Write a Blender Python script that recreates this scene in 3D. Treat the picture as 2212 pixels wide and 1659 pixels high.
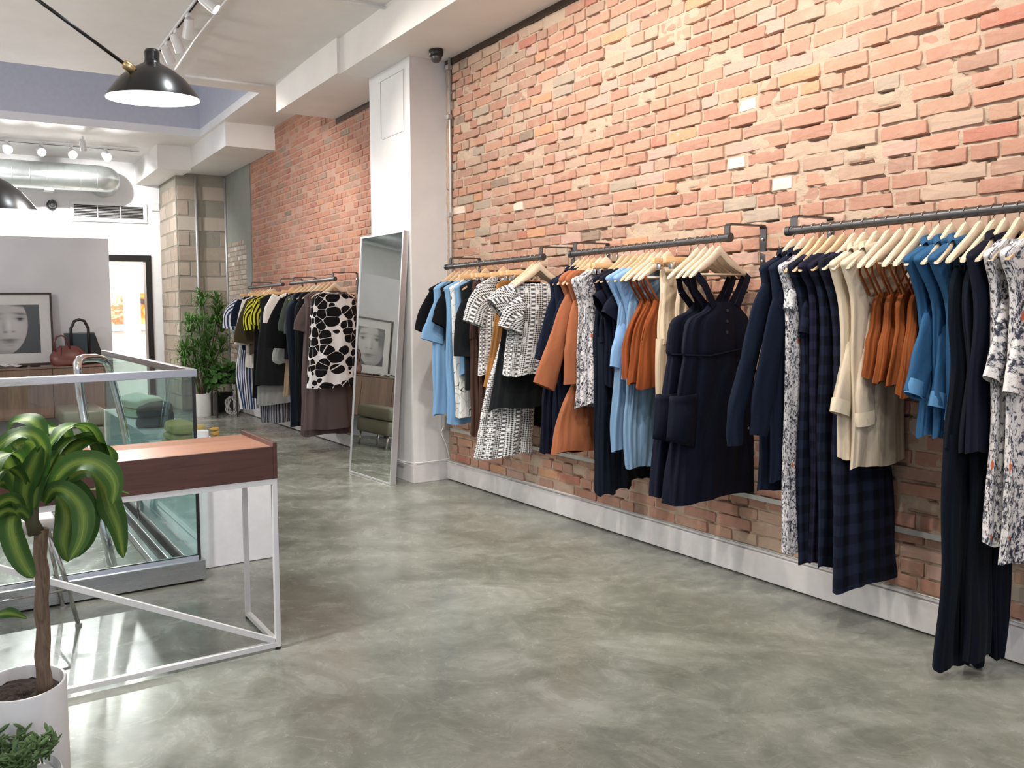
import bpy, bmesh, math, random
import numpy as np
from mathutils import Vector, Matrix, noise as mnoise
random.seed(7); rng = np.random.RandomState(7)
for o in list(bpy.data.objects): bpy.data.objects.remove(o)
SC = bpy.context.scene; COL = SC.collection
PI = math.pi

# ------------------------------------------------------------------ camera
M = np.array([[0.8836708352, 0.0156734483, -0.4678463402],
              [-0.0483613046, 0.9971480395, -0.0579393784],
              [0.4656039510, 0.0738249983, 0.8819086293]])
FPX, PX, PY, CH = 1694.79, 800.0, 800.0, 1.45
cam = bpy.data.cameras.new('camera'); camo = bpy.data.objects.new('camera', cam); COL.objects.link(camo)
def _w(r): return Vector((r[0], r[2], -r[1]))
right, down, fwd = _w(M[0]), _w(M[1]), _w(M[2])
R3 = Matrix((right, -down, -fwd)).transposed()
camo.matrix_world = Matrix.Translation((0, 0, CH)) @ R3.to_4x4()
cam.sensor_fit = 'HORIZONTAL'; cam.sensor_width = 36.0
cam.lens = FPX / 2212 * 36.0
cam.shift_x = (1106 - PX) / 2212; cam.shift_y = (PY - 829.5) / 2212
cam.clip_start = 0.05; cam.clip_end = 100
SC.camera = camo
def at(px, py, Y):
    """the point seen at photo pixel (px,py) on the plane y = Y"""
    r = np.linalg.inv(M) @ np.array([(px - PX) / FPX, (py - PY) / FPX, 1.0])
    d = np.array([r[0], r[2], -r[1]]); d *= Y / d[1]
    return Vector((d[0], Y, CH + d[2]))

# ------------------------------------------------------------------ world, exposure
SC.view_settings.view_transform = 'Standard'; SC.view_settings.look = 'None'
SC.view_settings.exposure = 0.52; SC.view_settings.gamma = 1.0
SC.view_settings.use_curve_mapping = False
wd = bpy.data.worlds.new('dusk_sky'); SC.world = wd; wd.use_nodes = True
bg = wd.node_tree.nodes['Background']; bg.inputs[0].default_value = (0.74, 0.80, 1.0, 1); bg.inputs[1].default_value = 0.60

# ------------------------------------------------------------------ helpers
def link(o, parent=None):
    COL.objects.link(o)
    if parent is not None: o.parent = parent
    return o
def tag(o, label=None, cat=None, group=None, kind=None):
    if label: o['label'] = label
    if cat: o['category'] = cat
    if group: o['group'] = group
    if kind: o['kind'] = kind
    return o
def empty(name, loc=(0, 0, 0), label=None, cat=None, group=None, rz=0):
    o = bpy.data.objects.new(name, None); o.location = loc; o.rotation_euler = (0, 0, rz)
    o.empty_display_size = 0.05
    COL.objects.link(o); return tag(o, label, cat, group)
class MB:
    def __init__(s): s.v = []; s.f = []; s.uv = []; s.mi = []
    def add(s, vs, fs, uvs=None):
        b = len(s.v); s.v += [tuple(v) for v in vs]; s.f += [tuple(i + b for i in f) for f in fs]
        s.uv += list(uvs) if uvs is not None else [(0, 0)] * len(vs); return s
    def box(s, x0, y0, z0, x1, y1, z1):
        vs = [(x, y, z) for z in (z0, z1) for y in (y0, y1) for x in (x0, x1)]
        s.add(vs, [(0, 2, 3, 1), (4, 5, 7, 6), (0, 1, 5, 4), (2, 6, 7, 3), (0, 4, 6, 2), (1, 3, 7, 5)],
              [(v[0] + v[1], v[2]) for v in vs]); return s
    def bar(s, a, b, w, h, up=(0, 0, 1)):
        a, b = Vector(a), Vector(b); d = (b - a).normalized(); u = Vector(up)
        n = d.cross(u).normalized(); u = n.cross(d).normalized()
        vs = [p + n * i * w / 2 + u * j * h / 2 for p in (a, b) for i, j in ((-1, -1), (1, -1), (1, 1), (-1, 1))]
        s.add(vs, [(0, 1, 2, 3), (7, 6, 5, 4), (0, 4, 5, 1), (1, 5, 6, 2), (2, 6, 7, 3), (3, 7, 4, 0)]); return s
    def tube(s, pts, r, n=8, cap=True, sy=1.0):
        pts = [Vector(p) for p in pts]; rr = r if isinstance(r, (list, tuple)) else [r] * len(pts)
        vs = []; uvs = []; fs = []; up = None; L = 0
        for i, p in enumerate(pts):
            d = (pts[min(i + 1, len(pts) - 1)] - pts[max(i - 1, 0)]).normalized()
            if up is None:
                up = Vector((0, 0, 1)) if abs(d.z) < .9 else Vector((1, 0, 0))
            nn = d.cross(up).normalized(); up = nn.cross(d).normalized()
            if i: L += (p - pts[i - 1]).length
            for k in range(n):
                a = 2 * PI * k / n; vs.append(p + (nn * math.cos(a) + up * math.sin(a) * sy) * rr[i]); uvs.append((k / n, L))
        for i in range(len(pts) - 1):
            for k in range(n):
                a, b = i * n + k, i * n + (k + 1) % n; fs.append((a, b, b + n, a + n))
        if cap: fs.append(tuple(range(n - 1, -1, -1))); fs.append(tuple(range((len(pts) - 1) * n, len(pts) * n)))
        s.add(vs, fs, uvs); return s
    def lathe(s, prof, c=(0, 0, 0), n=28, axis=None, close=False):
        c = Vector(c); vs = []; fs = []; uvs = []
        Rm = Vector((0, 0, 1)).rotation_difference(Vector(axis)).to_matrix() if axis is not None else None
        for i, (r, z) in enumerate(prof):
            for k in range(n):
                a = 2 * PI * k / n; v = Vector((r * math.cos(a), r * math.sin(a), z))
                if Rm: v = Rm @ v
                vs.append(c + v); uvs.append((k / n, z))
        for i in range(len(prof) - 1):
            for k in range(n):
                a, b = i * n + k, i * n + (k + 1) % n; fs.append((a, b, b + n, a + n))
        if prof[0][0] > 0 and close: fs.append(tuple(range(n - 1, -1, -1)))
        if prof[-1][0] > 0 and close: fs.append(tuple(range((len(prof) - 1) * n, len(prof) * n)))
        s.add(vs, fs, uvs); return s
    def prism(s, poly, axis, a, b):
        """poly of 2D points extruded along axis 'x','y' or 'z' from a to b"""
        def P(p, t): return {'x': (t, p[0], p[1]), 'y': (p[0], t, p[1]), 'z': (p[0], p[1], t)}[axis]
        n = len(poly); vs = [P(p, a) for p in poly] + [P(p, b) for p in poly]
        fs = [tuple(range(n)), tuple(range(2 * n - 1, n - 1, -1))] + [(i, i + n, (i + 1) % n + n, (i + 1) % n) for i in range(n)]
        s.add(vs, fs); return s
    def build(s, name, m, parent=None, smooth=False, bevel=0, loc=None):
        me = bpy.data.meshes.new(name); me.from_pydata([tuple(v) for v in s.v], [], s.f)
        uvl = me.uv_layers.new(name='UVMap')
        idx = np.empty(len(me.loops), dtype=np.int32); me.loops.foreach_get('vertex_index', idx)
        uvl.data.foreach_set('uv', np.array(s.uv, dtype=np.float32)[idx].ravel())
        me.materials.append(m)
        bm = bmesh.new(); bm.from_mesh(me); bmesh.ops.remove_doubles(bm, verts=bm.verts, dist=1e-6)
        bmesh.ops.recalc_face_normals(bm, faces=bm.faces)
        if bevel:
            bmesh.ops.bevel(bm, geom=[e for e in bm.edges if len(e.link_faces) == 2 and e.calc_face_angle(0) > .6], offset=bevel, segments=2, affect='EDGES', profile=.5)
        bm.to_mesh(me); bm.free()
        if smooth:
            me.polygons.foreach_set('use_smooth', [True] * len(me.polygons))
            if smooth == 'a': me.set_sharp_from_angle(angle=.7)
        o = bpy.data.objects.new(name, me); link(o, parent)
        if parent is not None and parent.type == 'EMPTY' and loc is None:
            o.location = tuple(-c for c in parent.location)
            if parent.rotation_euler.z: o.matrix_parent_inverse = Matrix.Rotation(-parent.rotation_euler.z, 4, 'Z')
        if loc is not None: o.location = loc
        return o

# ------------------------------------------------------------------ node materials
class N:
    def __init__(s, name):
        s.m = bpy.data.materials.new(name); s.m.use_nodes = True; s.t = s.m.node_tree
        s.b = s.t.nodes['Principled BSDF']; s.out = s.t.nodes['Material Output']
    def new(s, typ, **kw):
        n = s.t.nodes.new(typ)
        for k, v in kw.items(): setattr(n, k, v)
        return n
    def put(s, sock, v):
        if isinstance(v, bpy.types.NodeSocket): s.t.links.new(v, sock)
        elif isinstance(v, (tuple, list)): sock.default_value = (*v, 1) if len(v) == 3 and sock.type == 'RGBA' else v
        else: sock.default_value = v
    def math(s, op, a, b=0, c=None):
        n = s.new('ShaderNodeMath', operation=op); s.put(n.inputs[0], a); s.put(n.inputs[1], b)
        if c is not None: s.put(n.inputs[2], c)
        return n.outputs[0]
    def mix(s, f, a, b, mode='MIX'):
        n = s.new('ShaderNodeMix', data_type='RGBA', blend_type=mode)
        s.put(n.inputs[0], f); s.put(n.inputs[6], a); s.put(n.inputs[7], b); return n.outputs[2]
    def obj(s): return s.new('ShaderNodeTexCoord').outputs['Object']
    def pos(s): return s.new('ShaderNodeNewGeometry').outputs['Position']
    def uv(s): return s.new('ShaderNodeTexCoord').outputs['UV']
    def sep(s, v):
        n = s.new('ShaderNodeSeparateXYZ'); s.put(n.inputs[0], v); return n.outputs
    def mapv(s, v, sc=(1, 1, 1), loc=(0, 0, 0), rot=(0, 0, 0)):
        n = s.new('ShaderNodeMapping'); s.put(n.inputs[0], v)
        n.inputs['Scale'].default_value = sc; n.inputs['Location'].default_value = loc; n.inputs['Rotation'].default_value = rot
        return n.outputs[0]
    def noise(s, v, sc=5, det=4, rough=.55, dist=0, col=False):
        n = s.new('ShaderNodeTexNoise'); s.put(n.inputs['Vector'], v); n.inputs['Scale'].default_value = sc
        n.inputs['Detail'].default_value = det; n.inputs['Roughness'].default_value = rough; n.inputs['Distortion'].default_value = dist
        return n.outputs['Color' if col else 'Fac']
    def vor(s, v, sc=5, feat='F1', out='Distance', rnd=1):
        n = s.new('ShaderNodeTexVoronoi', feature=feat); s.put(n.inputs['Vector'], v); n.inputs['Scale'].default_value = sc
        n.inputs['Randomness'].default_value = rnd
        return n.outputs[out]
    def ramp(s, f, stops, interp='LINEAR'):
        n = s.new('ShaderNodeValToRGB'); s.put(n.inputs[0], f); r = n.color_ramp; r.interpolation = interp
        while len(r.elements) < len(stops): r.elements.new(.5)
        for e, (p, c) in zip(r.elements, stops): e.position = p; e.color = (*c, 1) if len(c) == 3 else c
        return n.outputs[0]
    def bump(s, h, st=.3, d=.01, nrm=None):
        n = s.new('ShaderNodeBump'); s.put(n.inputs['Height'], h); n.inputs['Strength'].default_value = st; n.inputs['Distance'].default_value = d
        if nrm is not None: s.put(n.inputs['Normal'], nrm)
        s.t.links.new(n.outputs[0], s.b.inputs['Normal']); return n.outputs[0]
    def set(s, **kw):
        names = dict(color='Base Color', rough='Roughness', metal='Metallic', trans='Transmission Weight', ior='IOR', spec='Specular IOR Level',
                     sheen='Sheen Weight', coat='Coat Weight', coatr='Coat Roughness', emc='Emission Color', ems='Emission Strength', alpha='Alpha', sss='Subsurface Weight')
        for k, v in kw.items(): s.put(s.b.inputs[names[k]], v)
        return s
def plain(name, c, rough=.5, metal=0, nz=.0, nsc=20, **kw):
    n = N(name); n.set(rough=rough, metal=metal, **kw)
    f = n.noise(n.pos(), nsc, 3)
    lo = tuple(max(0, x * (1 - .10)) for x in c); hi = tuple(min(1, x * 1.06) for x in c)
    n.set(color=n.mix(f, lo, hi))
    if nz: n.bump(f, nz, .005)
    return n.m
MT = {}
MT['white'] = plain('white_paint', (.80, .80, .80), .55, nz=.08, nsc=6)
MT['ceil'] = plain('ceiling_paint', (.86, .84, .81), .7, nz=.05, nsc=3)
MT['part'] = plain('partition_paint', (.74, .74, .76), .6, nz=.05, nsc=3)
MT['gloss_white'] = plain('gloss_white', (.82, .82, .83), .3)
MT['powder'] = plain('white_powder_coat', (.74, .74, .75), .35)
MT['base'] = plain('baseboard_paint', (.72, .70, .70), .35)
MT['black'] = plain('black_metal', (.012, .012, .012), .35)
MT['lampblack'] = plain('black_enamel', (.010, .010, .011), .28)
MT['iron'] = plain('dark_steel', (.10, .10, .105), .38, .8, nz=.2, nsc=60)
MT['chrome'] = plain('chrome', (.75, .75, .76), .12, 1)
MT['wire'] = plain('hook_wire', (.45, .38, .30), .3, 1)
MT['galv'] = plain('conduit_grey', (.48, .48, .47), .4, .5)
MT['plastic'] = plain('white_plastic', (.75, .75, .75), .4)
MT['darkgap'] = plain('dark_gap', (.02, .018, .016), .9)
MT['brass'] = plain('brass', (.55, .40, .2), .3, 1)
def brushed():
    n = N('brushed_steel'); p = n.mapv(n.pos(), (.6, .6, 60)); f = n.noise(p, 4, 3)
    n.set(color=n.mix(f, (.52, .52, .52), (.58, .58, .58)), metal=1, rough=n.math('MULTIPLY_ADD', f, .08, .24)); return n.m
MT['steel'] = brushed()
def glass(name, col):
    n = N(name); n.set(color=col, rough=.0, ior=1.45)
    t = n.new('ShaderNodeBsdfTransparent'); t.inputs[0].default_value = (*col, 1)
    g = n.new('ShaderNodeBsdfGlossy'); g.inputs['Roughness'].default_value = .02
    fr = n.new('ShaderNodeFresnel'); fr.inputs[0].default_value = 1.35
    mx = n.new('ShaderNodeMixShader'); n.t.links.new(fr.outputs[0], mx.inputs[0]); gg = n.new('ShaderNodeNewGeometry'); n.put(fr.inputs[0], n.math('MULTIPLY_ADD', gg.outputs['Backfacing'], 1 / 1.4 - 1.4, 1.4))
    n.t.links.new(t.outputs[0], mx.inputs[1]); n.t.links.new(g.outputs[0], mx.inputs[2]); n.t.links.new(mx.outputs[0], n.out.inputs[0]); return n.m
MT['glass'] = glass('green_tinted_glass', (.93, .975, .965))
MT['glass_side'] = glass('teal_edge_glass', (.80, .93, .92))
def wood(name, a, b, sc, rough=.4, axis='x', planks=None):
    n = N(name); p = n.pos()
    scl = {'x': (1, 14, 14), 'z': (14, 14, 1), 'y': (14, 1, 14)}[axis]
    f = n.noise(n.mapv(p, scl), sc, 6, .6, 1.2)
    c = n.mix(n.ramp(f, [(.3, (0, 0, 0)), (.7, (1, 1, 1))]), a, b)
    if planks:
        s = n.sep(p); k = n.math('FLOOR', n.math('MULTIPLY', s[0], 1 / planks)); w = n.new('ShaderNodeTexWhiteNoise', noise_dimensions='1D'); n.put(w.inputs['W'], k)
        c = n.mix(n.math('MULTIPLY', w.outputs[0], .45), c, tuple(x * .5 for x in a))
    n.set(color=c, rough=rough); n.bump(f, .06, .002); return n.m
MT['walnut'] = wood('walnut_veneer', (.060, .024, .018), (.105, .043, .031), 3, .38, 'x')
MT['walnut_top'] = wood('walnut_top', (.27, .125, .075), (.38, .19, .12), 3, .3, 'x')
MT['cred'] = wood('credenza_walnut', (.22, .135, .095), (.33, .21, .15), 3, .4, 'z', .12)
MT['hanger'] = wood('pale_beech', (.55, .37, .22), (.66, .48, .31), 6, .35, 'x')
MT['hangerpale'] = wood('bleached_beech', (.62, .49, .35), (.74, .62, .47), 6, .35, 'x')
MT['bar'] = wood('golden_beech_bar', (.62, .38, .18), (.74, .48, .26), 6, .35, 'x')
MT['bark'] = wood('dracaena_bark', (.10, .065, .045), (.27, .19, .13), 8, .85, 'z')
MT['soil'] = plain('potting_soil', (.025, .016, .012), .95, nz=1, nsc=120)
def concrete_floor():
    n = N('polished_concrete'); p = n.pos(); q = n.mapv(p, (1, 1, 1), rot=(0, 0, .5))
    a = n.noise(n.mapv(q, (1, 1.9, 1)), 1.1, 9, .62, .8); b = n.noise(q, 4.5, 8, .68, 1.2); c = n.noise(q, 26, 6, .7, .3)
    f = n.math('ADD', n.math('MULTIPLY', a, .6), n.math('ADD', n.math('MULTIPLY', b, .34), n.math('MULTIPLY', c, .10)))
    col = n.ramp(f, [(.38, (.085, .080, .060)), (.47, (.145, .140, .112)), (.54, (.21, .206, .172)), (.66, (.34, .34, .305))])
    veins = n.ramp(n.noise(n.mapv(q, (1, 1.6, 1)), 2.2, 8, .6, 2.0), [(.485, (0, 0, 0)), (.5, (1, 1, 1)), (.515, (0, 0, 0))])
    col = n.mix(n.math('MULTIPLY', veins, .09), col, (.72, .69, .62))
    tint = n.noise(q, .8, 3); col = n.mix(n.math('MULTIPLY', tint, .45), col, (.26, .31, .27))
    n.set(color=col, rough=n.ramp(b, [(.3, (.14,) * 3), (.7, (.34,) * 3)]), spec=.55)
    n.bump(f, .06, .01); return n.m
MT['floor'] = concrete_floor()
def attr_brick(name, bumpst=.5):
    n = N(name); at_ = n.new('ShaderNodeAttribute'); at_.attribute_name = 'Col'
    p = n.pos(); f = n.noise(p, 38, 6, .65); g = n.noise(p, 9, 4)
    c = n.mix(n.math('MULTIPLY', f, .50), at_.outputs[0], (.54, .42, .33), 'MIX')
    c = n.mix(n.ramp(g, [(.55, (0, 0, 0)), (.75, (.35, .35, .35))]), c, (.60, .48, .37))
    oi = n.new('ShaderNodeObjectInfo')
    c = n.mix(n.math('MULTIPLY', oi.outputs['Random'], .18), c, (.42, .25, .18))
    n.set(color=c, rough=.85, spec=.2); n.bump(f, bumpst, .006); return n.m
MT['brick'] = attr_brick('old_red_brick')
def mortar(name, a, b):
    n = N(name); p = n.pos(); f = n.noise(p, 60, 6, .7); g = n.noise(p, 6, 4)
    n.set(color=n.mix(g, a, n.mix(f, a, b)), rough=.95, spec=.1); n.bump(f, .9, .008); return n.m
MT['mortar'] = mortar('lime_mortar', (.48, .37, .28), (.62, .50, .40))
MT['mortar_far'] = mortar('lime_mortar_far', (.48, .30, .23), (.60, .42, .34))
MT['conc'] = mortar('raw_concrete', (.27, .28, .25), (.40, .41, .37))
MT['cmu'] = attr_brick('concrete_block', .3)
MT['cmujoint'] = mortar('block_joint', (.28, .26, .215), (.36, .335, .285))
def leather(name, c): 
    n = N(name); f = n.vor(n.pos(), 220); n.set(color=c, rough=.33, spec=.5); n.bump(f, .12, .002); return n.m
MT['oxblood'] = leather('oxblood_leather', (.16, .045, .032)); MT['navyleather'] = leather('dark_teal_leather', (.03, .05, .06))
MT['blackleather'] = leather('black_leather', (.016, .014, .014)); MT['oliveleather'] = leather('olive_leather', (.22, .225, .17))
def emis(name, c, s):
    n = N(name); n.set(color=(.9, .9, .9), emc=c, ems=s); return n.m
MT['bulb'] = emis('lamp_light', (1, .96, .92), 14); MT['bulbsoft'] = emis('shade_inside_glow', (1, .97, .96), 2.2)
MT['shade_in'] = plain('white_enamel', (.85, .85, .85), .3)
n = N('mirror_silver'); n.set(color=(.80, .84, .80), metal=1, rough=.0); MT['mirror'] = n.m
MT['silverframe'] = plain('satin_aluminium', (.66, .66, .68), .3, .6)
def leafmat(name, edge, mid, varie=True):
    n = N(name); s = n.sep(n.uv()); st = n.noise(n.mapv(n.uv(), (16, .8, 1)), 1.4, 4)
    u = n.math('ABSOLUTE', n.math('SUBTRACT', s[0], .5))
    f = n.math('ADD', n.math('MULTIPLY', u, 2.0), n.math('MULTIPLY', n.math('SUBTRACT', st, .5), .9))
    c = n.ramp(f, [(.06, mid), (.34, tuple((a * 1.4 + b * .6) / 2 for a, b in zip(edge, mid))), (.60, edge)]) if varie else n.mix(st, edge, mid)
    n.set(color=c, rough=.5, spec=.3); n.bump(st, .3, .004)
    tr = n.new('ShaderNodeBsdfTranslucent'); n.put(tr.inputs[0], c); mx = n.new('ShaderNodeMixShader'); mx.inputs[0].default_value = .25
    n.t.links.new(n.b.outputs[0], mx.inputs[1]); n.t.links.new(tr.outputs[0], mx.inputs[2]); n.t.links.new(mx.outputs[0], n.out.inputs[0])
    return n.m
MT['leaf'] = leafmat('striped_green_leaf', (.035, .095, .015), (.18, .27, .045))
MT['palm'] = leafmat('palm_leaf', (.06, .17, .035), (.16, .32, .08), False)
MT['ivy'] = leafmat('round_leaf', (.035, .12, .025), (.09, .22, .05), False)
MT['succ'] = leafmat('succulent_leaf', (.07, .15, .05), (.18, .28, .11), False)

# cloth patterns
def cloth(name, c, pat=None, c2=None, rough=.85, sc=1.0, sheen=.0, shv=.12):
    n = N(name); uv = n.uv(); s = n.sep(uv); weave = n.noise(n.mapv(uv, (1, 1.6, 1)), 260, 2)
    wr = n.noise(n.mapv(uv, (9, 2.2, 1)), 1.6, 5, .6, .8)
    def sq(x, per, duty=.5, off=0): return n.math('LESS_THAN', n.math('FRACT', n.math('ADD', n.math('DIVIDE', x, per), off)), duty)
    col = c
    if pat == 'stripe': 
        wob = n.math('MULTIPLY', n.noise(uv, 9, 2), .005)
        col = n.mix(sq(n.math('ADD', s[0], wob), .018 * sc, .5), c, c2)
    elif pat == 'gingham':
        wob = n.math('MULTIPLY', n.noise(uv, 14, 2), .01)
        a = sq(n.math('ADD', s[0], wob), .016 * sc); b = sq(n.math('ADD', s[1], wob), .016 * sc)
        col = n.mix(n.math('MULTIPLY', n.math('ADD', a, b), .5), c, n.mix(n.math('MULTIPLY', a, b), (.10, .10, .11), c2))
        blob = n.vor(n.mapv(uv, (1.0, .55, 1)), 14 / sc, rnd=.25)
        col = n.mix(n.math('LESS_THAN', blob, .20), col, c)
        band = sq(s[0], .075 * sc, .30); col = n.mix(band, col, n.mix(sq(s[1], .034 * sc, .5), c, (.10, .10, .11)))
    elif pat == 'check':
        a = sq(s[0], .085 * sc); b = sq(s[1], .085 * sc)
        col = n.mix(n.math('MULTIPLY', n.math('ADD', a, b), .5), c, c2)
    elif pat == 'floral':
        d = n.noise(uv, 62 / sc, 7, .78, .6); e = n.noise(n.mapv(uv, loc=(3, 5, 0)), 12 / sc, 4, .6, .6)
        f = n.math('ADD', n.math('MULTIPLY', d, .8), n.math('MULTIPLY', e, .25))
        col = n.ramp(f, [(.465, c2), (.505, (.16, .17, .21)), (.53, c)])
        v = n.vor(n.mapv(uv, loc=(1, 2, 0)), 9 / sc); col = n.mix(n.math('LESS_THAN', n.math('ADD', v, n.math('MULTIPLY', d, .25)), .24), col, (.50, .13, .06))
    elif pat == 'abstract':
        q_ = n.mapv(uv, (1.0, 1.0, 1), loc=(.03, .02, 0)); v = n.vor(q_, 10.5 / sc, 'DISTANCE_TO_EDGE', rnd=.85); v1 = n.vor(q_, 10.5 / sc, rnd=.85); wv = n.noise(uv, 12, 2)
        ins = n.math('MULTIPLY', n.math('GREATER_THAN', v, .018), n.math('LESS_THAN', v1, n.math('MULTIPLY_ADD', wv, .20, .54)))
        col = n.mix(ins, c, c2)
    elif pat == 'lines':
        v = n.vor(n.mix(.35, uv, n.noise(uv, 5, 2, col=True)), 9 / sc, 'DISTANCE_TO_EDGE')
        col = n.mix(n.math('LESS_THAN', v, .012), c, c2)
    if pat is None: col = n.mix(n.math('MULTIPLY', weave, .35), c, tuple(x * .7 for x in c))
    n.set(color=col, rough=rough, sheen=sheen, spec=.15)
    h = n.math('ADD', n.math('MULTIPLY', wr, 1.0), n.math('MULTIPLY', weave, shv)); n.bump(h, .45, .012)
    return n.m
CL = {}
W_ = (.80, .80, .80); NAVY = (.008, .014, .034); 
CL['navy'] = cloth('navy_cotton', (.0055, .010, .024)); CL['navy2'] = cloth('inky_navy_poplin', (.004, .006, .016), rough=.7)
CL['black'] = cloth('black_cloth', (.004, .0045, .006)); CL['charcoal'] = cloth('charcoal_cloth', (.011, .013, .015))
CL['denim'] = cloth('dark_denim', (.005, .009, .018)); CL['velvet'] = cloth('midnight_velvet', (.002, .005, .011), sheen=.02)
CL['rust'] = cloth('terracotta_cotton', (.34, .12, .055)); CL['rust2'] = cloth('rust_crepe', (.24, .062, .018)); CL['rust3'] = cloth('amber_rust_crepe', (.23, .065, .018))
CL['ltblue'] = cloth('pale_blue_chambray', (.22, .38, .62)); CL['sky'] = cloth('sky_blue_cotton', (.19, .36, .58)); CL['linenblue'] = cloth('light_blue_linen', (.18, .30, .45))
CL['blue'] = cloth('mid_blue_denim', (.028, .098, .21)); CL['cream'] = cloth('cream_linen', (.60, .51, .385)); CL['cream2'] = cloth('ecru_twill', (.66, .54, .39))
CL['cuffin'] = cloth('cream_linen_turnup', (.74, .64, .48)); CL['bluein'] = cloth('pale_denim_reverse', (.10, .25, .45))
CL['ochre'] = cloth('ochre_suede', (.36, .17, .055)); CL['brown'] = cloth('dark_brown_pleats', (.075, .04, .03)); CL['tan'] = cloth('tan_twill', (.30, .22, .14))
CL['taupe'] = cloth('taupe_linen', (.115, .085, .085)); CL['grey'] = cloth('grey_marl', (.30, .31, .31)); CL['offwhite'] = cloth('off_white_cotton', (.70, .67, .62))
CL['olive'] = cloth('olive_brown_cloth', (.05, .04, .022)); CL['dkgreen'] = cloth('dark_sage_cloth', (.055, .07, .06)); CL['ggrey'] = cloth('pale_grey_silk', (.45, .47, .45))
CL['check'] = cloth('navy_buffalo_check', (.010, .014, .032), 'check', (.002, .003, .007)); CL['check2'] = cloth('purple_navy_check', (.015, .014, .038), 'check', (.003, .004, .010), sc=.8)
CL['floral'] = cloth('ink_floral', (.66, .64, .64), 'floral', (.02, .022, .035)); CL['floral2'] = cloth('large_ink_floral', (.72, .69, .67), 'floral', (.03, .032, .045), sc=1.5)
CL['gingham'] = cloth('gingham_scallop', W_, 'gingham', (.008, .008, .009), sc=.8); CL['abs'] = cloth('abstract_petal_print', W_, 'abstract', (.008, .008, .009))
CL['lines'] = cloth('white_line_drawing', (.74, .76, .74), 'lines', (.02, .02, .02)); CL['stripeblue'] = cloth('blue_white_stripe', W_, 'stripe', (.03, .06, .18), sc=1.3)
CL['yellow'] = cloth('yellow_black_stripe', (.62, .60, .04), 'stripe', (.01, .01, .01), sc=1.2); CL['nstripe'] = cloth('navy_pinstripe', (.02, .025, .045), 'stripe', (.30, .30, .32), sc=1.2)
CL['mint'] = cloth('pale_green_knit', (.74, .80, .66)); CL['teal'] = cloth('slate_teal_knit', (.045, .08, .10)); CL['mustard'] = cloth('mustard_knit', (.52, .40, .14)); CL['yarn'] = cloth('golden_yarn', (.62, .36, .10))
CL['throw'] = cloth('white_throw', (.78, .76, .74))

# ------------------------------------------------------------------ setting
WX = 3.737; ZC = 3.829; ZS = 3.527
MB().box(-3.2, -3, -.1, 3.95, 13.2, 0).build('floor', MT['floor']); tag(bpy.data.objects['floor'], kind='structure')
def struct(mb, name, m, parent=None, **kw):
    o = mb.build(name, m, parent, **kw)
    if parent is None: tag(o, kind='structure')
    return o
# ceiling with the skylight well
cl = MB()
SX0, SX1, SY0, SY1 = -3.2, 3.03, 8.2, 10.52
cl.box(-3.2, -3, ZC, 3.95, SY0, ZC + .1); cl.box(-3.2, SY1, ZC, 3.95, 13.2, ZC + .1); cl.box(SX1, SY0, ZC, 3.95, SY1, ZC + .1)
struct(cl, 'ceiling', MT['ceil'])
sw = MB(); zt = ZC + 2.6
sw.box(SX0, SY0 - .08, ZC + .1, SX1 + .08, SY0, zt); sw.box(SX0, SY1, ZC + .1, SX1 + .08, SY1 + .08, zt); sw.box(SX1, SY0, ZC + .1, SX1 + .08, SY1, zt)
struct(sw, 'trim_1', plain('dusk_shaded_white', (.56, .57, .62), .7))  # white well walls; their dusk shade is put into the blue-grey colour
# beams
bm_ = MB(); bm_.box(3.047, 6.30, ZS, WX + .2, 7.76, ZC + .02); bm_.box(3.078, -3, ZS + .001, WX + .2, 6.30, ZC + .02)
struct(bm_, 'trim_2', MT['ceil'])
b2 = MB(); b2.box(3.08, 9.58, 3.535, WX + .2, 13.1, ZC + .02); struct(b2, 'trim_3', MT['ceil'])
b3 = MB(); b3.box(2.61, 11.2, 3.50, 3.08, 13.1, ZC + .02); struct(b3, 'trim_4', MT['ceil'])
# white walls
fw = MB()
YF = 12.7
DX0, DX1, DZ = 1.55, 2.80, 2.40
fw.box(-3.2, YF, 0, DX0, YF + .12, ZC); fw.box(DX0, YF, DZ, DX1, YF + .12, ZC); fw.box(DX1, YF, 0, 3.0, YF + .12, ZC)
struct(fw, 'wall_back', MT['white'])
struct(MB().box(-3.3, -3, 0, -3.2, 13.2, ZC), 'wall_left', MT['white'])
struct(MB().box(-1.6, 9.90, 0, at(237, 600, 9.9).x, 10.04, at(236, 516, 9.9).z), 'wall_partition', MT['part'])
# room behind the door
bk = MB(); bk.box(1.2, 14.6, 0, 4.2, 14.7, 3.2); bk.box(1.1, YF + .12, 0, 1.2, 14.7, 3.2); bk.box(4.1, YF + .12, 0, 4.2, 14.7, 3.2); bk.box(1.1, YF + .12, 3.1, 4.2, 14.7, 3.2); bk.box(1.1, 13.2, -.1, 4.2, 14.7, 0)
struct(bk, 'wall_back_room', MT['white'])
# door frame
df = MB(); df.box(DX1 - .09, YF - .03, 0, DX1, YF + .16, DZ + .0); df.box(DX0, YF - .03, 0, DX0 + .09, YF + .16, DZ); df.box(DX0 + .09, YF - .03, DZ - .10, DX1 - .09, YF + .16, DZ)
struct(df, 'door_1', MT['black'])
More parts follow.
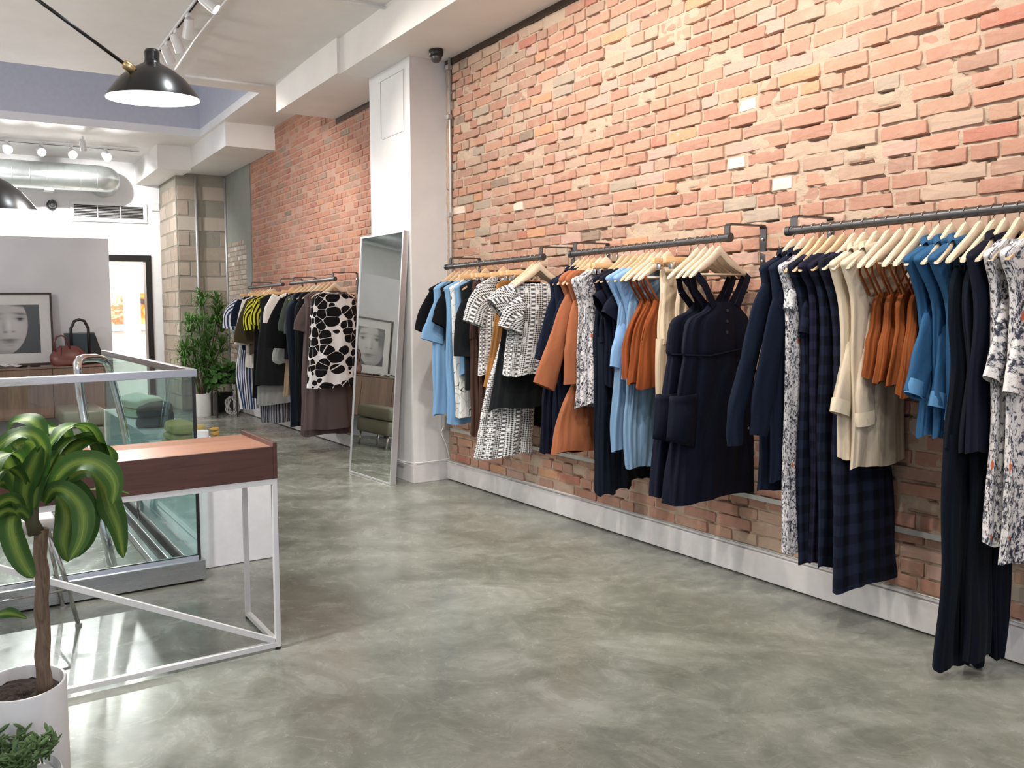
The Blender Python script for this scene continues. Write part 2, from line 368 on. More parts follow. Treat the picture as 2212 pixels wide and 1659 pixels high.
# column
struct(MB().box(3.381, 5.637, 0, WX + .1, 6.34, ZS), 'wall_column', MT['white'])
struct(MB().box(3.366, 5.62, 0, WX, 6.36, .15).box(3.374, 5.628, .15, WX, 6.35, .165), 'baseboard_column', MT['base'], bevel=.003)
bb = MB(); bb.box(WX - .035, -.5, .008, WX + .02, 5.62, .148).box(WX - .02, -.5, .15, WX + .02, 5.63, .168); struct(bb, 'baseboard_right', MT['base'], bevel=.003)
bb = MB(); bb.box(WX - .035, 6.36, .008, WX + .02, 11.5, .135).box(WX - .02, 6.36, .137, WX + .02, 11.5, .15); struct(bb, 'baseboard_right_rear', MT['base'], bevel=.003)
struct(MB().box(-1.6, YF - .02, 0, 3.0, YF, .12), 'baseboard_back', MT['base'])
# dark brown strip along the wall top under the beam
struct(MB().box(WX - .015, -.5, 3.478, WX + .05, 5.637, ZS + .002), 'trim_5', plain('dark_brown_strip', (.07, .045, .03), .9, nz=.6))
struct(MB().box(WX - .015, 6.34, 3.47, WX + .05, 7.76, ZS + .002), 'trim_6', plain('dark_brown_strip_rear', (.08, .05, .035), .9, nz=.6))
struct(MB().box(WX - .045, .2, .43, WX - .002, 5.55, .437).box(WX - .045, .2, .437, WX - .04, 5.55, .455), 'trim_7', MT['galv'])

# ------------------------------------------------------------------ bricks
def smooth_noise(ny, nz, cells, amp):
    out = np.zeros((ny, nz))
    for c, a in cells:
        gy, gz = max(2, int(ny / c) + 2), max(2, int(nz / c) + 2); g = rng.rand(gy, gz) - .5
        yy = np.linspace(0, gy - 1.001, ny); zz = np.linspace(0, gz - 1.001, nz); iy = yy.astype(int); iz = zz.astype(int)
        fy = (yy - iy)[:, None]; fz = (zz - iz)[None]
        out += a * (g[np.ix_(iy, iz)] * (1 - fy) * (1 - fz) + g[np.ix_(iy + 1, iz)] * fy * (1 - fz) + g[np.ix_(iy, iz + 1)] * (1 - fy) * fz + g[np.ix_(iy + 1, iz + 1)] * fy * fz)
    return out * amp
def mortar_sheet(name, x, y0, y1, z0, z1, step, m, amp=.012, holes=()):
    ny, nz = int((y1 - y0) / step) + 1, int((z1 - z0) / step) + 1
    h = smooth_noise(ny, nz, [(12, .5), (4, .5), (2, .5)], amp)
    for (hy, hz, hl) in holes:
        iz = int((hz - z0) / step + .5); ia = int((hy - z0 * 0 - y0) / step)
        for q in range(hl):
            if 0 <= ia + q < ny and 0 < iz < nz - 1: h[ia + q, iz] = -.028 - .02 * rng.rand()
    Y, Z = np.meshgrid(np.linspace(y0, y1, ny), np.linspace(z0, z1, nz), indexing='ij')
    v = np.stack([x - h, Y, Z], -1).reshape(-1, 3)
    i = np.arange(ny * nz).reshape(ny, nz); a = i[:-1, :-1].ravel(); b = i[1:, :-1].ravel(); c = i[1:, 1:].ravel(); d = i[:-1, 1:].ravel()
    me = bpy.data.meshes.new(name); me.from_pydata(v.tolist(), [], np.stack([a, d, c, b], 1).tolist()); me.materials.append(m)
    me.polygons.foreach_set('use_smooth', [True] * len(me.polygons))
    return link(bpy.data.objects.new(name, me))
def brick_shape():
    """unit brick face in y,z (size 1 x 1, centred), x from 0 (front) to 1 (back); chipped outline"""
    n = 12; pts = []
    for k, (a, b) in enumerate([(-.5, -.5), (-.2, -.5), (.2, -.5), (.5, -.5), (.5, -.1), (.5, .25), (.5, .5), (.15, .5), (-.2, .5), (-.5, .5), (-.5, .2), (-.5, -.15)]):
        j = .018 if (abs(a) == .5 and abs(b) == .5) else .0
        s = 1 - j
        pts.append((a * s + random.uniform(-.012, .012), b * s + random.uniform(-.035, .035)))
    vs = [(1.0, p[0], p[1]) for p in pts] + [(.14 + random.uniform(-.05, .05), p[0], p[1]) for p in pts] + [(random.uniform(-.03, .03), p[0] * .975, p[1] * .90) for p in pts]
    vs.append((random.uniform(-.05, .0), 0, 0))
    fs = []
    for L in (0, 1):
        for k in range(n):
            a, b = L * n + k, L * n + (k + 1) % n; fs.append((a, a + n, b + n, b))
    for k in range(n): fs.append((2 * n + k, 3 * n, 2 * n + (k + 1) % n))
    return vs, fs
SHAPES = [brick_shape() for _ in range(14)]
def set_col(me, cols):
    at_ = me.color_attributes.new('Col', 'FLOAT_COLOR', 'POINT')
    at_.data.foreach_set('color', np.asarray(cols, dtype=np.float32).ravel())
def brick_mesh_pool(pal, m, key):
    pool = []
    for ci, c in enumerate(pal):
        for k in range(3):
            vs, fs = SHAPES[(ci * 3 + k) % len(SHAPES)]
            me = bpy.data.meshes.new('brick'); me.from_pydata(vs, [], fs); me.materials.append(m)
            set_col(me, [(*c, 1)] * len(vs)); pool.append(me)
        
    return pool
def pick(wts):
    r = random.random() * sum(wts)
    for i, w in enumerate(wts):
        r -= w
        if r <= 0: return i
    return len(wts) - 1
def layout(y0, y1, z0, z1, course, lens, joint, wob=.006):
    out = []; nr = int((z1 - z0) / course)
    for r in range(nr):
        zc = z0 + (r + .5) * course; y = y0 - random.random() * .12; ph = random.random() * 6
        header = (r % 6 == 2)
        while y < y1:
            L = random.choice(lens if not header else [lens[-1]] * 4 + lens) * random.uniform(.93, 1.05)
            a, b = max(y, y0), min(y + L, y1)
            if b - a > .03: out.append(((a + b) / 2, zc + wob * math.sin((a + b) * .6 + r * .35), b - a))
            y += L + joint * random.uniform(.7, 1.5)
    return out
def project(p):
    c = M @ np.array([p[0], -(p[2] - CH), p[1]]); return PX + FPX * c[0] / c[2], PY + FPX * c[1] / c[2]
def brick_field(parent, bricks, pal, wts, m, x, bh, score, limit=300, name='brick', face='x', prot=(.004, .014), depth=.05):
    pool = brick_mesh_pool(pal, m, name)
    sc = sorted(range(len(bricks)), key=lambda i: -score(bricks[i]))
    single = set(sc[:limit]); V = []; F = []; Cc = []
    for i, (y, z, L) in enumerate(bricks):
        ci = pick(wts(y, z)); pr = random.uniform(*prot)
        if random.random() < .06: pr = -.004
        hh = bh * random.uniform(.93, 1.04); rot = random.uniform(-.012, .012); flip = random.choice((1, -1))
        if i in single:
            o = bpy.data.objects.new(name, pool[ci * 3 + random.randrange(3)])
            if face == 'x': o.location = (x - pr, y, z); o.scale = (depth, L, hh); o.rotation_euler = (rot, 0, random.uniform(-.012, .012))
            else: o.location = (y, x - pr, z); o.scale = (depth, L, hh); o.rotation_euler = (0, 0, PI / 2)
            link(o, parent)
        else:
            vs, fs = random.choice(SHAPES); b = len(V); c, s = math.cos(rot), math.sin(rot)
            for vx, vy, vz in vs:
                yy, zz = vy * L, vz * hh
                if face == 'x': V.append((x - pr + vx * depth, y + yy * c - zz * s, z + yy * s + zz * c))
                else: V.append((y - yy, x - pr + vx * depth, z + zz))
            F += [tuple(q + b for q in f) for f in fs]; Cc += [(*pal[ci], 1)] * len(vs)
    if V:
        me = bpy.data.meshes.new(name + 's'); me.from_pydata(V, [], F); me.materials.append(m); set_col(me, Cc)
        o = bpy.data.objects.new(name + '_field', me); link(o, parent); tag(o, kind='stuff')
PAL = [(.40, .185, .13), (.36, .16, .115), (.45, .22, .15), (.33, .18, .135), (.42, .235, .165), (.52, .25, .125), (.40, .115, .08), (.36, .24, .18), (.42, .30, .23), (.17, .13, .105), (.80, .72, .62), (.33, .29, .24), (.48, .30, .26)]
LB = layout(.25, 5.6, .165, 3.48, .0718, [.205, .205, .205, .15, .1, .1], .012)
HOL = [(b[0] - b[2] * random.uniform(.1, .5), b[1] - .036, random.randint(2, 9)) for b in random.sample(LB, 800)]
wall = mortar_sheet('wall_right', WX - .002, .2, 5.64, .15, ZS, .0125, MT['mortar'], .018, HOL); tag(wall, kind='structure')
struct(MB().box(WX + .07, -3, 0, WX + .3, 13.2, ZC + .1), 'wall_right_core', MT['conc'])
struct(MB().box(WX - .01, -3, 0, WX + .02, .2, ZS), 'wall_right_front', MT['mortar'])
def wts_near(y, z):
    t = max(0, min(1, (y - 3.8) / 1.8)) * max(0, min(1, (z - 2.2) / 1.2))
    return [3.2, 2.6, 2.6, 2.4, 2.2, .8, .35, .8 + 3 * t, 1.0 + 3 * t, .25 + .6 * t, .10, .5 + 1.2 * t, 1.4]
def score_near(b):
    px, py = project((WX, b[0], b[1]))
    vis = (-30 < px < 2240 and -60 < py < 1700 and (b[1] > 1.72 or b[1] < .42)); s = 1 / ((WX ** 2 + b[0] ** 2 + (b[1] - CH) ** 2))
    return s if vis else s * .01
brick_field(wall, LB, PAL, wts_near, MT['brick'], WX - .002, .061, score_near)
wall2 = mortar_sheet('wall_right_rear', WX - .002, 6.3, 10.56, .13, 3.9, .03, MT['mortar_far'], .01); tag(wall2, kind='structure')
PAL2 = [(.42, .15, .095), (.38, .13, .085), (.46, .18, .115), (.35, .14, .10), (.40, .19, .13), (.48, .20, .11), (.33, .08, .055), (.26, .14, .10), (.30, .19, .14), (.12, .09, .07), (.60, .45, .38), (.22, .18, .14), (.38, .21, .17)]
def wts_far(y, z): return [3.2, 2.6, 2.6, 2.4, 2.2, .6, .5, 1.0, .5, .2, .02, .15, .8]
def score_far(b):
    px, py = project((WX, b[0], b[1])); s = 1 / (WX ** 2 + b[0] ** 2)
    return s if (535 < px < 800 and b[1] > 1.85) else s * .01
brick_field(wall2, layout(6.3, 10.54, .15, 3.86, .0718, [.205, .205, .15, .1, .1], .012), PAL2, wts_far, MT['brick'], WX - .002, .056, score_far, prot=(.002, .008))
# concrete pier and the whitewashed brick patch in it
pier = struct(MB().box(WX - .02, 10.55, 0, WX + .02, 11.66, 3.9), 'wall_pier', MT['conc'])
PALP = [(.34, .29, .24), (.30, .26, .21), (.42, .38, .32), (.66, .62, .56), (.25, .2, .16)]
brick_field(pier, layout(10.75, 11.6, .15, 2.58, .0718, [.205, .15, .1], .012), PALP, lambda y, z: [3, 3, 2, .9 if z > 1.9 else .1, 1], MT['cmu'], WX - .022, .058, lambda b: b[1], 300, prot=(.002, .007))
# block pilaster
PALC = [(.36, .34, .29), (.31, .29, .24), (.42, .395, .34), (.27, .245, .20), (.45, .42, .36)]
PX0, PYF = 2.965, 11.655
pil = struct(MB().box(PX0, PYF, 0, WX, YF, 3.56), 'wall_pilaster', MT['cmujoint'])
def blocks(y0, y1, z0, z1):
    out = []; r = 0; z = z0
    while z + .19 < z1:
        e = [y0] + [q for q in np.arange(y0 + (.24 if r % 2 else .44) - .06, y1, .46)] + [y1]
        for a, b in zip(e[:-1], e[1:]):
            if b - a > .08: out.append(((a + b) / 2, z + .105, b - a - .02))
        z += .2235; r += 1
    return out
SH0 = SHAPES; SHAPES = []
for k in range(14):
    vs, fs = SH0[k]; SHAPES.append(([(vx, vy if abs(vy) < .3 else math.copysign(.5 - (.015 if vx < .15 else 0), vy), vz if abs(vz) < .3 else math.copysign(.5 - (.03 if vx < .15 else 0), vz)) for vx, vy, vz in vs], fs))
brick_field(pil, blocks(PX0 + .005, WX - .0, .02, 3.52), PALC, lambda y, z: [3, 2, 2, 1, 1], MT['cmu'], PYF, .205, lambda b: b[1], 300, 'block', 'y', (.004, .009), .03)
brick_field(pil, blocks(PYF + .01, YF, .02, 3.52), PALC, lambda y, z: [2, 3, 1, 2, .3], MT['cmu'], PX0, .205, lambda b: b[1], 300, 'block', 'x', (.004, .009), .03)
SHAPES = SH0
# conduits
def conduit(name, pts, r, label, m='galv', clips=()):
    e = empty(name, pts[0], label, 'conduit')
    MB().tube(pts, r, 8).build('pipe', MT[m], e, smooth=True)
    for c in clips: MB().box(c[0] - .03, c[1] - .018, c[2] - .018, c[0] + .012, c[1] + .018, c[2] + .018).build('coupling', MT[m], e, bevel=.003)
    return e
conduit('conduit', [(WX - .03, 5.54, ZS), (WX - .03, 5.54, 2.9), (WX - .03, 5.54, .62), (WX - .03, 5.56, .56), (WX - .03, 5.6, .53)], .013, 'grey metal conduit running down the corner between white column and brick wall', clips=[(WX - .03, 5.54, 3.05), (WX - .03, 5.54, 2.25), (WX - .03, 5.54, 3.45)])
pa = at(424, 460, PYF - .03); pb = at(487, 460, PYF - .03)
conduit('conduit', [(pa.x, PYF - .03, 3.5), (pa.x, PYF - .03, .3)], .022, 'light grey pipe down the middle of the block pilaster')
conduit('conduit', [(pb.x - .0, PYF - .03, 3.5), (pb.x, PYF - .03, .3)], .02, 'light grey pipe in the corner between block pilaster and concrete pier')
conduit('conduit', [(2.13, 7.84, 3.805), (3.05, 7.84, 3.805)], .014, 'thin white conduit crossing the ceiling near the skylight', 'gloss_white')
conduit('conduit', [(1.80, -1, 3.805), (1.94, 6.8, 3.805), (1.99, 7.68, 3.805)], .011, 'thin white conduit running along the ceiling beside the spotlight track', 'gloss_white')
conduit('conduit', [(2.2, 5.52, 3.805), (3.07, 5.48, 3.805)], .014, 'thin white conduit crossing the ceiling at the top of the frame', 'gloss_white')
tag(MB().box(3.655, 5.585, .44, 3.735, 5.635, .56).build('outlet_box', MT['galv'], bevel=.004), 'small grey outlet box at the foot of the corner conduit', 'outlet box')
tag(MB().tube([(3.66, 5.60, .47), (3.62, 5.585, .42), (3.67, 5.57, .3), (3.69, 5.56, .19), (3.60, 5.60, .175), (3.40, 5.615, .172), (3.34, 5.75, .168), (3.345, 6.2, .17)], .005, 6).build('white_cable', MT['plastic'], smooth=True), 'thin white cable lying along the top of the column baseboard', 'cable')
tag(MB().tube([(3.68, 5.55, .18), (3.685, 5.0, .178), (3.68, 4.7, .176), (3.69, 4.2, .165), (3.695, 3.7, .176), (3.695, 2.0, .176), (3.695, 1.0, .176)], .004, 6).build('grey_cable', MT['galv'], smooth=True), 'thin grey cable lying along the right wall baseboard', 'cable')

# ------------------------------------------------------------------ track lighting
def spot_light(name, loc, tgt, power, size, blend=.6, col=(1, .93, .86), r=.03, parent=None):
    l = bpy.data.lights.new(name, 'SPOT'); l.energy = power; l.spot_size = math.radians(size); l.spot_blend = blend; l.color = col; l.shadow_soft_size = r
    o = bpy.data.objects.new(name, l); d = Vector(tgt) - Vector(loc); o.location = loc; o.rotation_euler = d.to_track_quat('-Z', 'Y').to_euler(); COL.objects.link(o)
    if parent is not None: o.parent = parent; o.location = Vector(loc) - Vector(parent.location)
    return o
def track(name, a, b, label):
    e = empty(name, a, label, 'light track'); MB().bar(a, b, .036, .022).build('rail', MT['gloss_white'], e)
    MB().bar(Vector(a) + Vector((0, 0, -.012)), Vector(b) + Vector((0, 0, -.012)), .014, .006).build('slot', MT['darkgap'], e); return e
def head(x, y, z, tgt, label, power, size, group, glow=True, r=.042, L=.15, col=(1, .93, .86)):
    e = empty('track_spotlight', (x, y, z), label, 'spotlight', group)
    top = Vector((x, y, z)); piv = top + Vector((0, 0, -.11)); d = (Vector(tgt) - piv).normalized()
    MB().box(x - .016, y - .04, z - .035, x + .016, y + .04, z - .008).build('adapter', MT['gloss_white'], e, bevel=.003)
    MB().tube([top + Vector((0, 0, -.03)), piv], .008, 8).build('stem', MT['gloss_white'], e, smooth=True)
    MB().lathe([(0, -.07), (r * .8, -.068), (r * .92, -.05), (r, L - .09), (r, L - .07), (r * .88, L - .07), (r * .84, L - .085)], piv, 20, d).build('lamp_head', MT['gloss_white'], e, smooth='a')
    MB().lathe([(0.0001, 0), (r * .84, 0)], piv + d * (L - .083), 20, d).build('lamp_lens', MT['bulb'] if glow else MT['shade_in'], e)
    if power: spot_light('spot_beam', piv + d * (L - .05), tgt, power, size, col=col, parent=e)
    return e
track('ceiling_track', (1.70, -1.0, ZC - .014), (1.74, 7.4, ZC - .014), 'white spotlight track on the ceiling above the aisle')
WARM = (1, .90, .80); COOL = (.95, .97, 1)
G1 = 'spotlights on the aisle track'
P1 = 102
head(1.73, 5.70, ZC - .02, (3.5, 4.6, 1.9), 'white cylinder spotlight nearest the top edge of the photo', P1 * .6, 95, G1, col=WARM)
head(1.735, 6.25, ZC - .02, (1.8, 8.7, .3), 'unlit looking white cylinder spotlight second along the aisle track', 0, 60, G1, False)
head(1.735, 6.62, ZC - .02, (3.2, 7.6, .9), 'bright white spotlight third along the aisle track', P1, 100, G1, col=WARM)
head(1.737, 6.95, ZC - .02, (3.6, 9.2, 1.7), 'bright white spotlight fourth along the aisle track beside the black lamp shade', P1 * .8, 90, G1, col=WARM)
head(1.739, 7.25, ZC - .02, (1.35, 6.3, .6), 'bright white spotlight at the far end of the aisle track', P1 * .8, 80, G1, col=COOL)
for i, (y, ty, tz, pw) in enumerate([(.4, 1.2, 1.6, .6), (1.3, 1.9, 1.9, .8), (2.2, 2.7, 1.9, 1), (3.1, 3.5, 1.9, 1), (4.0, 4.3, 1.8, .6)]):
    head(1.71 + y * .004, y, ZC - .02, (3.6, ty, tz), ['first', 'second', 'third', 'fourth', 'fifth'][i] + ' out of view spotlight of the aisle track, counted from the shop front', P1 * pw, 100, 'spotlights out of view above the near rails', col=WARM)
for i, (y, tx, ty, tz) in enumerate([(2.6, 1.7, 3.6, 0), (.0, 1.4, 1.8, 0)]):
    head(1.2, y, ZC - .02, (tx, ty, tz), ['farther', 'nearer'][i] + ' out of view white spotlight aimed at the aisle floor', P1 * .45, 110, 'spotlights out of view aimed at the floor', col=(.93, .98, 1))
track('ceiling_track', (-1.2, 11.62, ZC - .03), (2.45, 11.60, ZC - .03), 'white track carrying the row of glaring spotlights near the back wall')
for i, (px_, py_) in enumerate([(17, 327), (90, 327), (157, 331), (232, 340)]):
    p = at(px_, py_, 11.45)
    head(p.x, 11.55, ZC - .03, (p.x + .3, 5.0, .6), ['leftmost', 'second from left', 'third from left', 'rightmost'][i] + ' of the four glaring spotlights before the silver duct', 90, 85, 'glaring spotlights near the back wall', r=.06, L=.16, col=(1, .97, .94))
for i in range(3):
    head(.0 - i * .45, 11.55, ZC - .03, (0 - i * .4, 5.0, .6), ['nearest', 'middle', 'farthest'][i] + ' spotlight of the back track outside the left edge', 80, 85, 'back track spotlights out of view', r=.06, col=(1, .97, .94))
def globe(x, y, z, label, p):  # unseen globes added as fill light for the ceiling and clothes
    e = empty('fill_globe', (x, y, z), label, 'lamp', 'added fill globes out of view')
    MB().lathe([(.001, -.15), (.08, -.127), (.13, -.075), (.15, 0), (.13, .075), (.08, .127), (.02, .149)], (x, y, z), 28).build('added_globe', emis('fill_globe_glow', (1, .97, .93), 1.5), e, smooth=True)
    MB().tube([(x, y, z + .13), (x, y, ZC)], .006, 8).build('cord', MT['black'], e, smooth=True)
    l = bpy.data.lights.new('fill_globe_light', 'POINT'); l.energy = p; l.shadow_soft_size = .16; l.color = (1, .96, .92); o = bpy.data.objects.new('fill_globe_light', l); COL.objects.link(o); o.parent = e; o.location = (0, 0, -.33)
globe(-1.6, 1.2, 2.9, 'added white fill globe outside the left edge near the console', 22)
globe(.3, -1.6, 2.9, 'added white fill globe behind the viewer near the shop front', 50)
globe(-1.9, 6.0, 2.9, 'added white fill globe outside the left edge above the glass enclosure', 75)
# back wall washers
l = bpy.data.lights.new('wall_wash', 'SPOT')
for i, x in enumerate((1.6, .4)):
    head(x, 11.0, ZC - .02, (x + .6, YF, 1.6), ['right', 'left'][i] + ' spotlight washing the white back wall', 130, 130, 'back wall washers', col=(1, .98, .97))
pl = bpy.data.lights.new('ceiling_light_back_room', 'AREA'); pl.size = 1.2; pl.energy = 95; pl.color = (1, .88, .76)
po = bpy.data.objects.new('ceiling_light_back_room', pl); po.location = (2.6, 13.7, 3.05); COL.objects.link(po)

ap = MB(); ap.box(3.374, 5.735, 2.95, 3.3812, 6.13, 2.957).box(3.374, 5.735, 3.445, 3.3812, 6.13, 3.452).box(3.374, 5.735, 2.957, 3.3812, 5.742, 3.445).box(3.374, 6.123, 2.957, 3.3812, 6.13, 3.445)
ape = empty('access_panel', (3.378, 5.93, 2.95), 'white access panel high on the left face of the white column', 'panel')
ap.build('frame', MT['gloss_white'], ape); MB().box(3.377, 5.745, 2.96, 3.381, 6.12, 3.442).build('door', MT['white'], ape)
# black shade lamps with arms
def arm_lamp(c, r, h, label, tilt, arm, power):
    e = empty('arm_lamp', c, label, 'lamp')
    ax = Vector(tilt).normalized(); c = Vector(c)
    prof = [(r, 0), (r * .96, .012), (r * .86, h * .26), (r * .70, h * .5), (r * .48, h * .72), (r * .27, h * .86), (r * .17, h * .93), (r * .155, h * 1.03), (r * .165, h * 1.2), (r * .13, h * 1.28), (0.001, h * 1.29)]
    MB().lathe(prof, c, 40, ax).build('lamp_shade', MT['lampblack'], e, smooth=True)
    MB().lathe([(rr * .985, z - .004) for rr, z in prof[:7]], c, 40, ax).build('shade_lining', MT['bulbsoft'], e, smooth=True)
    MB().lathe([(.001, -.05), (.02, -.045), (.032, -.02), (.03, .01), (.014, .04)], c + ax * .06, 16, ax).build('light_bulb', MT['bulb'], e, smooth=True)
    if arm:
        a, b = Vector(arm[0]), Vector(arm[1])
        MB().tube([a, b], .0065, 8).build('arm', MT['lampblack'], e, smooth=True)
        d = (b - a).normalized()
        MB().lathe([(.012, -.028), (.017, -.02), (.017, .006), (.012, .016)], b - d * .012, 12, d, close=True).build('swivel', MT['brass'], e, smooth='a')
    s = spot_light('lamp_glow', c + ax * .02, c - ax, power, 150, .5, (1, .97, .94), .05, e)
    return e
lc = at(331, 213, 3.0)
arm_lamp(lc, .172, .135, 'black dome lamp shade on a long thin black arm at upper left', (-.02, -.10, 1), (at(-40, -90, 2.95), at(288, 152, 2.93)), 26)
lc2 = at(-28, 455, 3.0)
arm_lamp(lc2, .16, .13, 'black dome lamp shade cut by the left edge above the portrait', (-.05, -.08, 1), (Vector((lc2.x - .9, 2.9, 2.5)), Vector((lc2.x - .06, 2.98, lc2.z + .11))), 80)

# ------------------------------------------------------------------ back wall fittings
v = empty('air_vent', (2.19, YF - .03, 3.05), 'white framed air return grille with dark slats on back wall', 'vent')
fr = MB()
for a, b in (((1.62, 2.90), (2.76, 2.955)), ((1.62, 3.145), (2.76, 3.20)), ((1.62, 2.955), (1.675, 3.145)), ((2.705, 2.955), (2.76, 3.145))): fr.box(a[0], YF - .03, a[1], b[0], YF - .001, b[1])
fr.build('frame', MT['gloss_white'], v); MB().box(1.67, YF - .008, 2.95, 2.71, YF - .001, 3.15).build('backing', MT['darkgap'], v)
for k in range(8): MB().box(1.675, YF - .026, 2.962 + k * .023, 2.705, YF - .010, 2.970 + k * .023).build('slat', MT['galv'], v)
for k in (1, 2): MB().box(1.675 + k * .343 - .006, YF - .029, 2.955, 1.675 + k * .343 + .006, YF - .008, 3.145).build('mullion', MT['gloss_white'], v)
def dome(loc, r, label, axis, name='dome_camera'):
    e = empty(name, loc, label, 'camera')
    MB().lathe([(0.001, 0), (r, 0), (r * 1.02, -r * .35), (r * .95, -r * .8), (r * .78, -r * .95)], loc, 24, axis).build('housing', MT['black'], e, smooth='a')
    n = MT.get('dome') or N('smoked_dome').set(color=(.05, .05, .05), rough=.08, spec=.8).m; MT['dome'] = n
    MB().lathe([(r * .76, -r * .9), (r * .74, -r * 1.2), (r * .55, -r * 1.55), (r * .28, -r * 1.72), (.001, -r * 1.77)], loc, 24, axis).build('dome_cover', n, e, smooth=True)
dome((3.50, 5.42, ZS), .058, 'black dome security camera under the beam beside the white column', (0, 0, 1))
dome((1.37, YF, 3.12), .075, 'small black dome camera on the white back wall left of the grille', (0, 1, .0))
tag(MB().box(2.83, YF - .04, 3.10, 2.96, YF, 3.22).build('junction_box', MT['plastic'], bevel=.008), 'small white junction box right of the air grille', 'junction box')
du = empty('air_duct', (0, 12.15, 3.47), 'round galvanised spiral air duct below the ceiling by the back wall', 'duct')
n = N('galvanised_duct'); f = n.noise(n.pos(), 9, 4); n.set(color=n.mix(f, (.50, .54, .54), (.68, .72, .72)), metal=.9, rough=.28); MT['duct'] = n.m
r = .19; pts = [(-3.0, 12.15, 3.46), (1.95, 12.15, 3.46)] + [(1.95 + .16 * math.sin(a), 12.31 - .16 * math.cos(a), 3.46) for a in (.3, .6, .9, 1.2, 1.57)] + [(2.11, 12.68, 3.46)]
MB().tube(pts, r, 32).build('duct_pipe', MT['duct'], du, smooth='a')
for k in range(14):
    x = -1.0 + k * .225
    if x < 1.95: MB().lathe([(r + .001, -.006), (r + .006, 0), (r + .001, .006)], (x, 12.15, 3.46), 32, (1, 0, 0)).build('seam', MT['duct'], du, smooth=True)
MB().box(1.22, 12.05, 3.24, 1.34, 12.25, 3.275).build('damper_tag', MT['galv'], du)
# prints in the back room
def art(name, x0, z0, x1, z1, y, label, cols, dark):
    e = empty(name, ((x0 + x1) / 2, y, z0), label, 'picture')
    MB().box(x0 - .02, y, z0 - .12, x1 + .02, y + .03, z1 + .02).build('mount', MT['gloss_white'], e)
    n = N('art_print'); f = n.noise(n.mapv(n.pos(), (1, 1, 1.4)), 3.2, 5, .6, .8); n.set(color=n.ramp(f, cols), rough=.4)
    MB().box(x0, y - .006, z0, x1, y - .001, z1).build('print', n.m, e)
p0 = at(238, 632, 14.57); p1 = at(267, 700, 14.57); p2 = at(302, 632, 14.57)
art('framed_print', p0.x - .25, p1.z, p1.x, p0.z, 14.55, 'orange and brown art print seen through the doorway, left one', [(.3, (.75, .55, .45)), (.45, (.45, .14, .06)), (.55, (.85, .6, .4)), (.7, (.2, .12, .1))], 0)
art('framed_print', p2.x, p1.z, p2.x + .5, p0.z, 14.55, 'orange and black art print seen through the doorway, right one', [(.3, (.06, .05, .05)), (.45, (.7, .25, .04)), (.55, (.9, .65, .3)), (.7, (.8, .75, .7))], 0)

# ------------------------------------------------------------------ mirror
mir = empty('standing_mirror', (3.19, 5.66, 0), 'tall silver framed mirror leaning on the white column', 'mirror')
A, B = Vector((3.163, 5.665, 0.002)), Vector((3.113, 6.345, 0.002)); A2 = Vector((3.325, 5.668, 2.125))
u_ = (B - A).normalized(); w_ = (A2 - A).normalized(); nrm = u_.cross(w_).normalized()
if nrm.x > 0: nrm = -nrm
WW, HH = (B - A).length, (A2 - A).length
def mp(u, w, d): return A + u_ * u + w_ * w - nrm * d
def mbox(mb, u0, w0, u1, w1, d0, d1):
    vs = [mp(u, w, d) for d in (d0, d1) for w in (w0, w1) for u in (u0, u1)]
    mb.add(vs, [(0, 2, 3, 1), (4, 5, 7, 6), (0, 1, 5, 4), (2, 6, 7, 3), (0, 4, 6, 2), (1, 3, 7, 5)]); return mb
fm = MB(); t = .014
mbox(fm, 0, 0, t, HH, 0, .055); mbox(fm, WW - t, 0, WW, HH, 0, .055); mbox(fm, t, 0, WW - t, t, 0, .055); mbox(fm, t, HH - t, WW - t, HH, 0, .055)
fm.build('frame', MT['silverframe'], mir)
mbox(MB(), t, t, WW - t, HH - t, .006, .012).build('mirror_glass', MT['mirror'], mir)
mbox(MB(), t, t, WW - t, HH - t, .03, .045).build('back_panel', MT['black'], mir)

# ------------------------------------------------------------------ credenza group by the partition
YC0, YC1 = 9.32, 9.88
ct = at(228, 785, YC0); cz = at(0, 797, YC0).z; cb = at(60, 908, YC0).z; cx1 = ct.x
cr = empty('credenza', (.2, 9.6, 0), 'walnut credenza with vertical grain against the grey partition', 'credenza')
MB().box(-1.3, YC0 + .02, cb, cx1, YC1, cz - .02).build('body', MT['cred'], cr, bevel=.003)
MB().box(-1.31, YC0 - .01, cz - .02, cx1 + .01, YC1, cz).build('top', MT['cred'], cr, bevel=.003)
for k in range(5):
    xa = -1.29 + k * (cx1 + 1.28) / 5; MB().box(xa + .003, YC0, cb + .01, xa + (cx1 + 1.28) / 5 - .003, YC0 + .019, cz - .025).build('door', MT['cred'], cr, bevel=.002)
for x in (-1.2, 0, cx1 - .12):
    for y in (YC0 + .06, YC1 - .06): MB().box(x, y - .02, 0, x + .04, y + .02, cb).build('leg', MT['black'], cr)
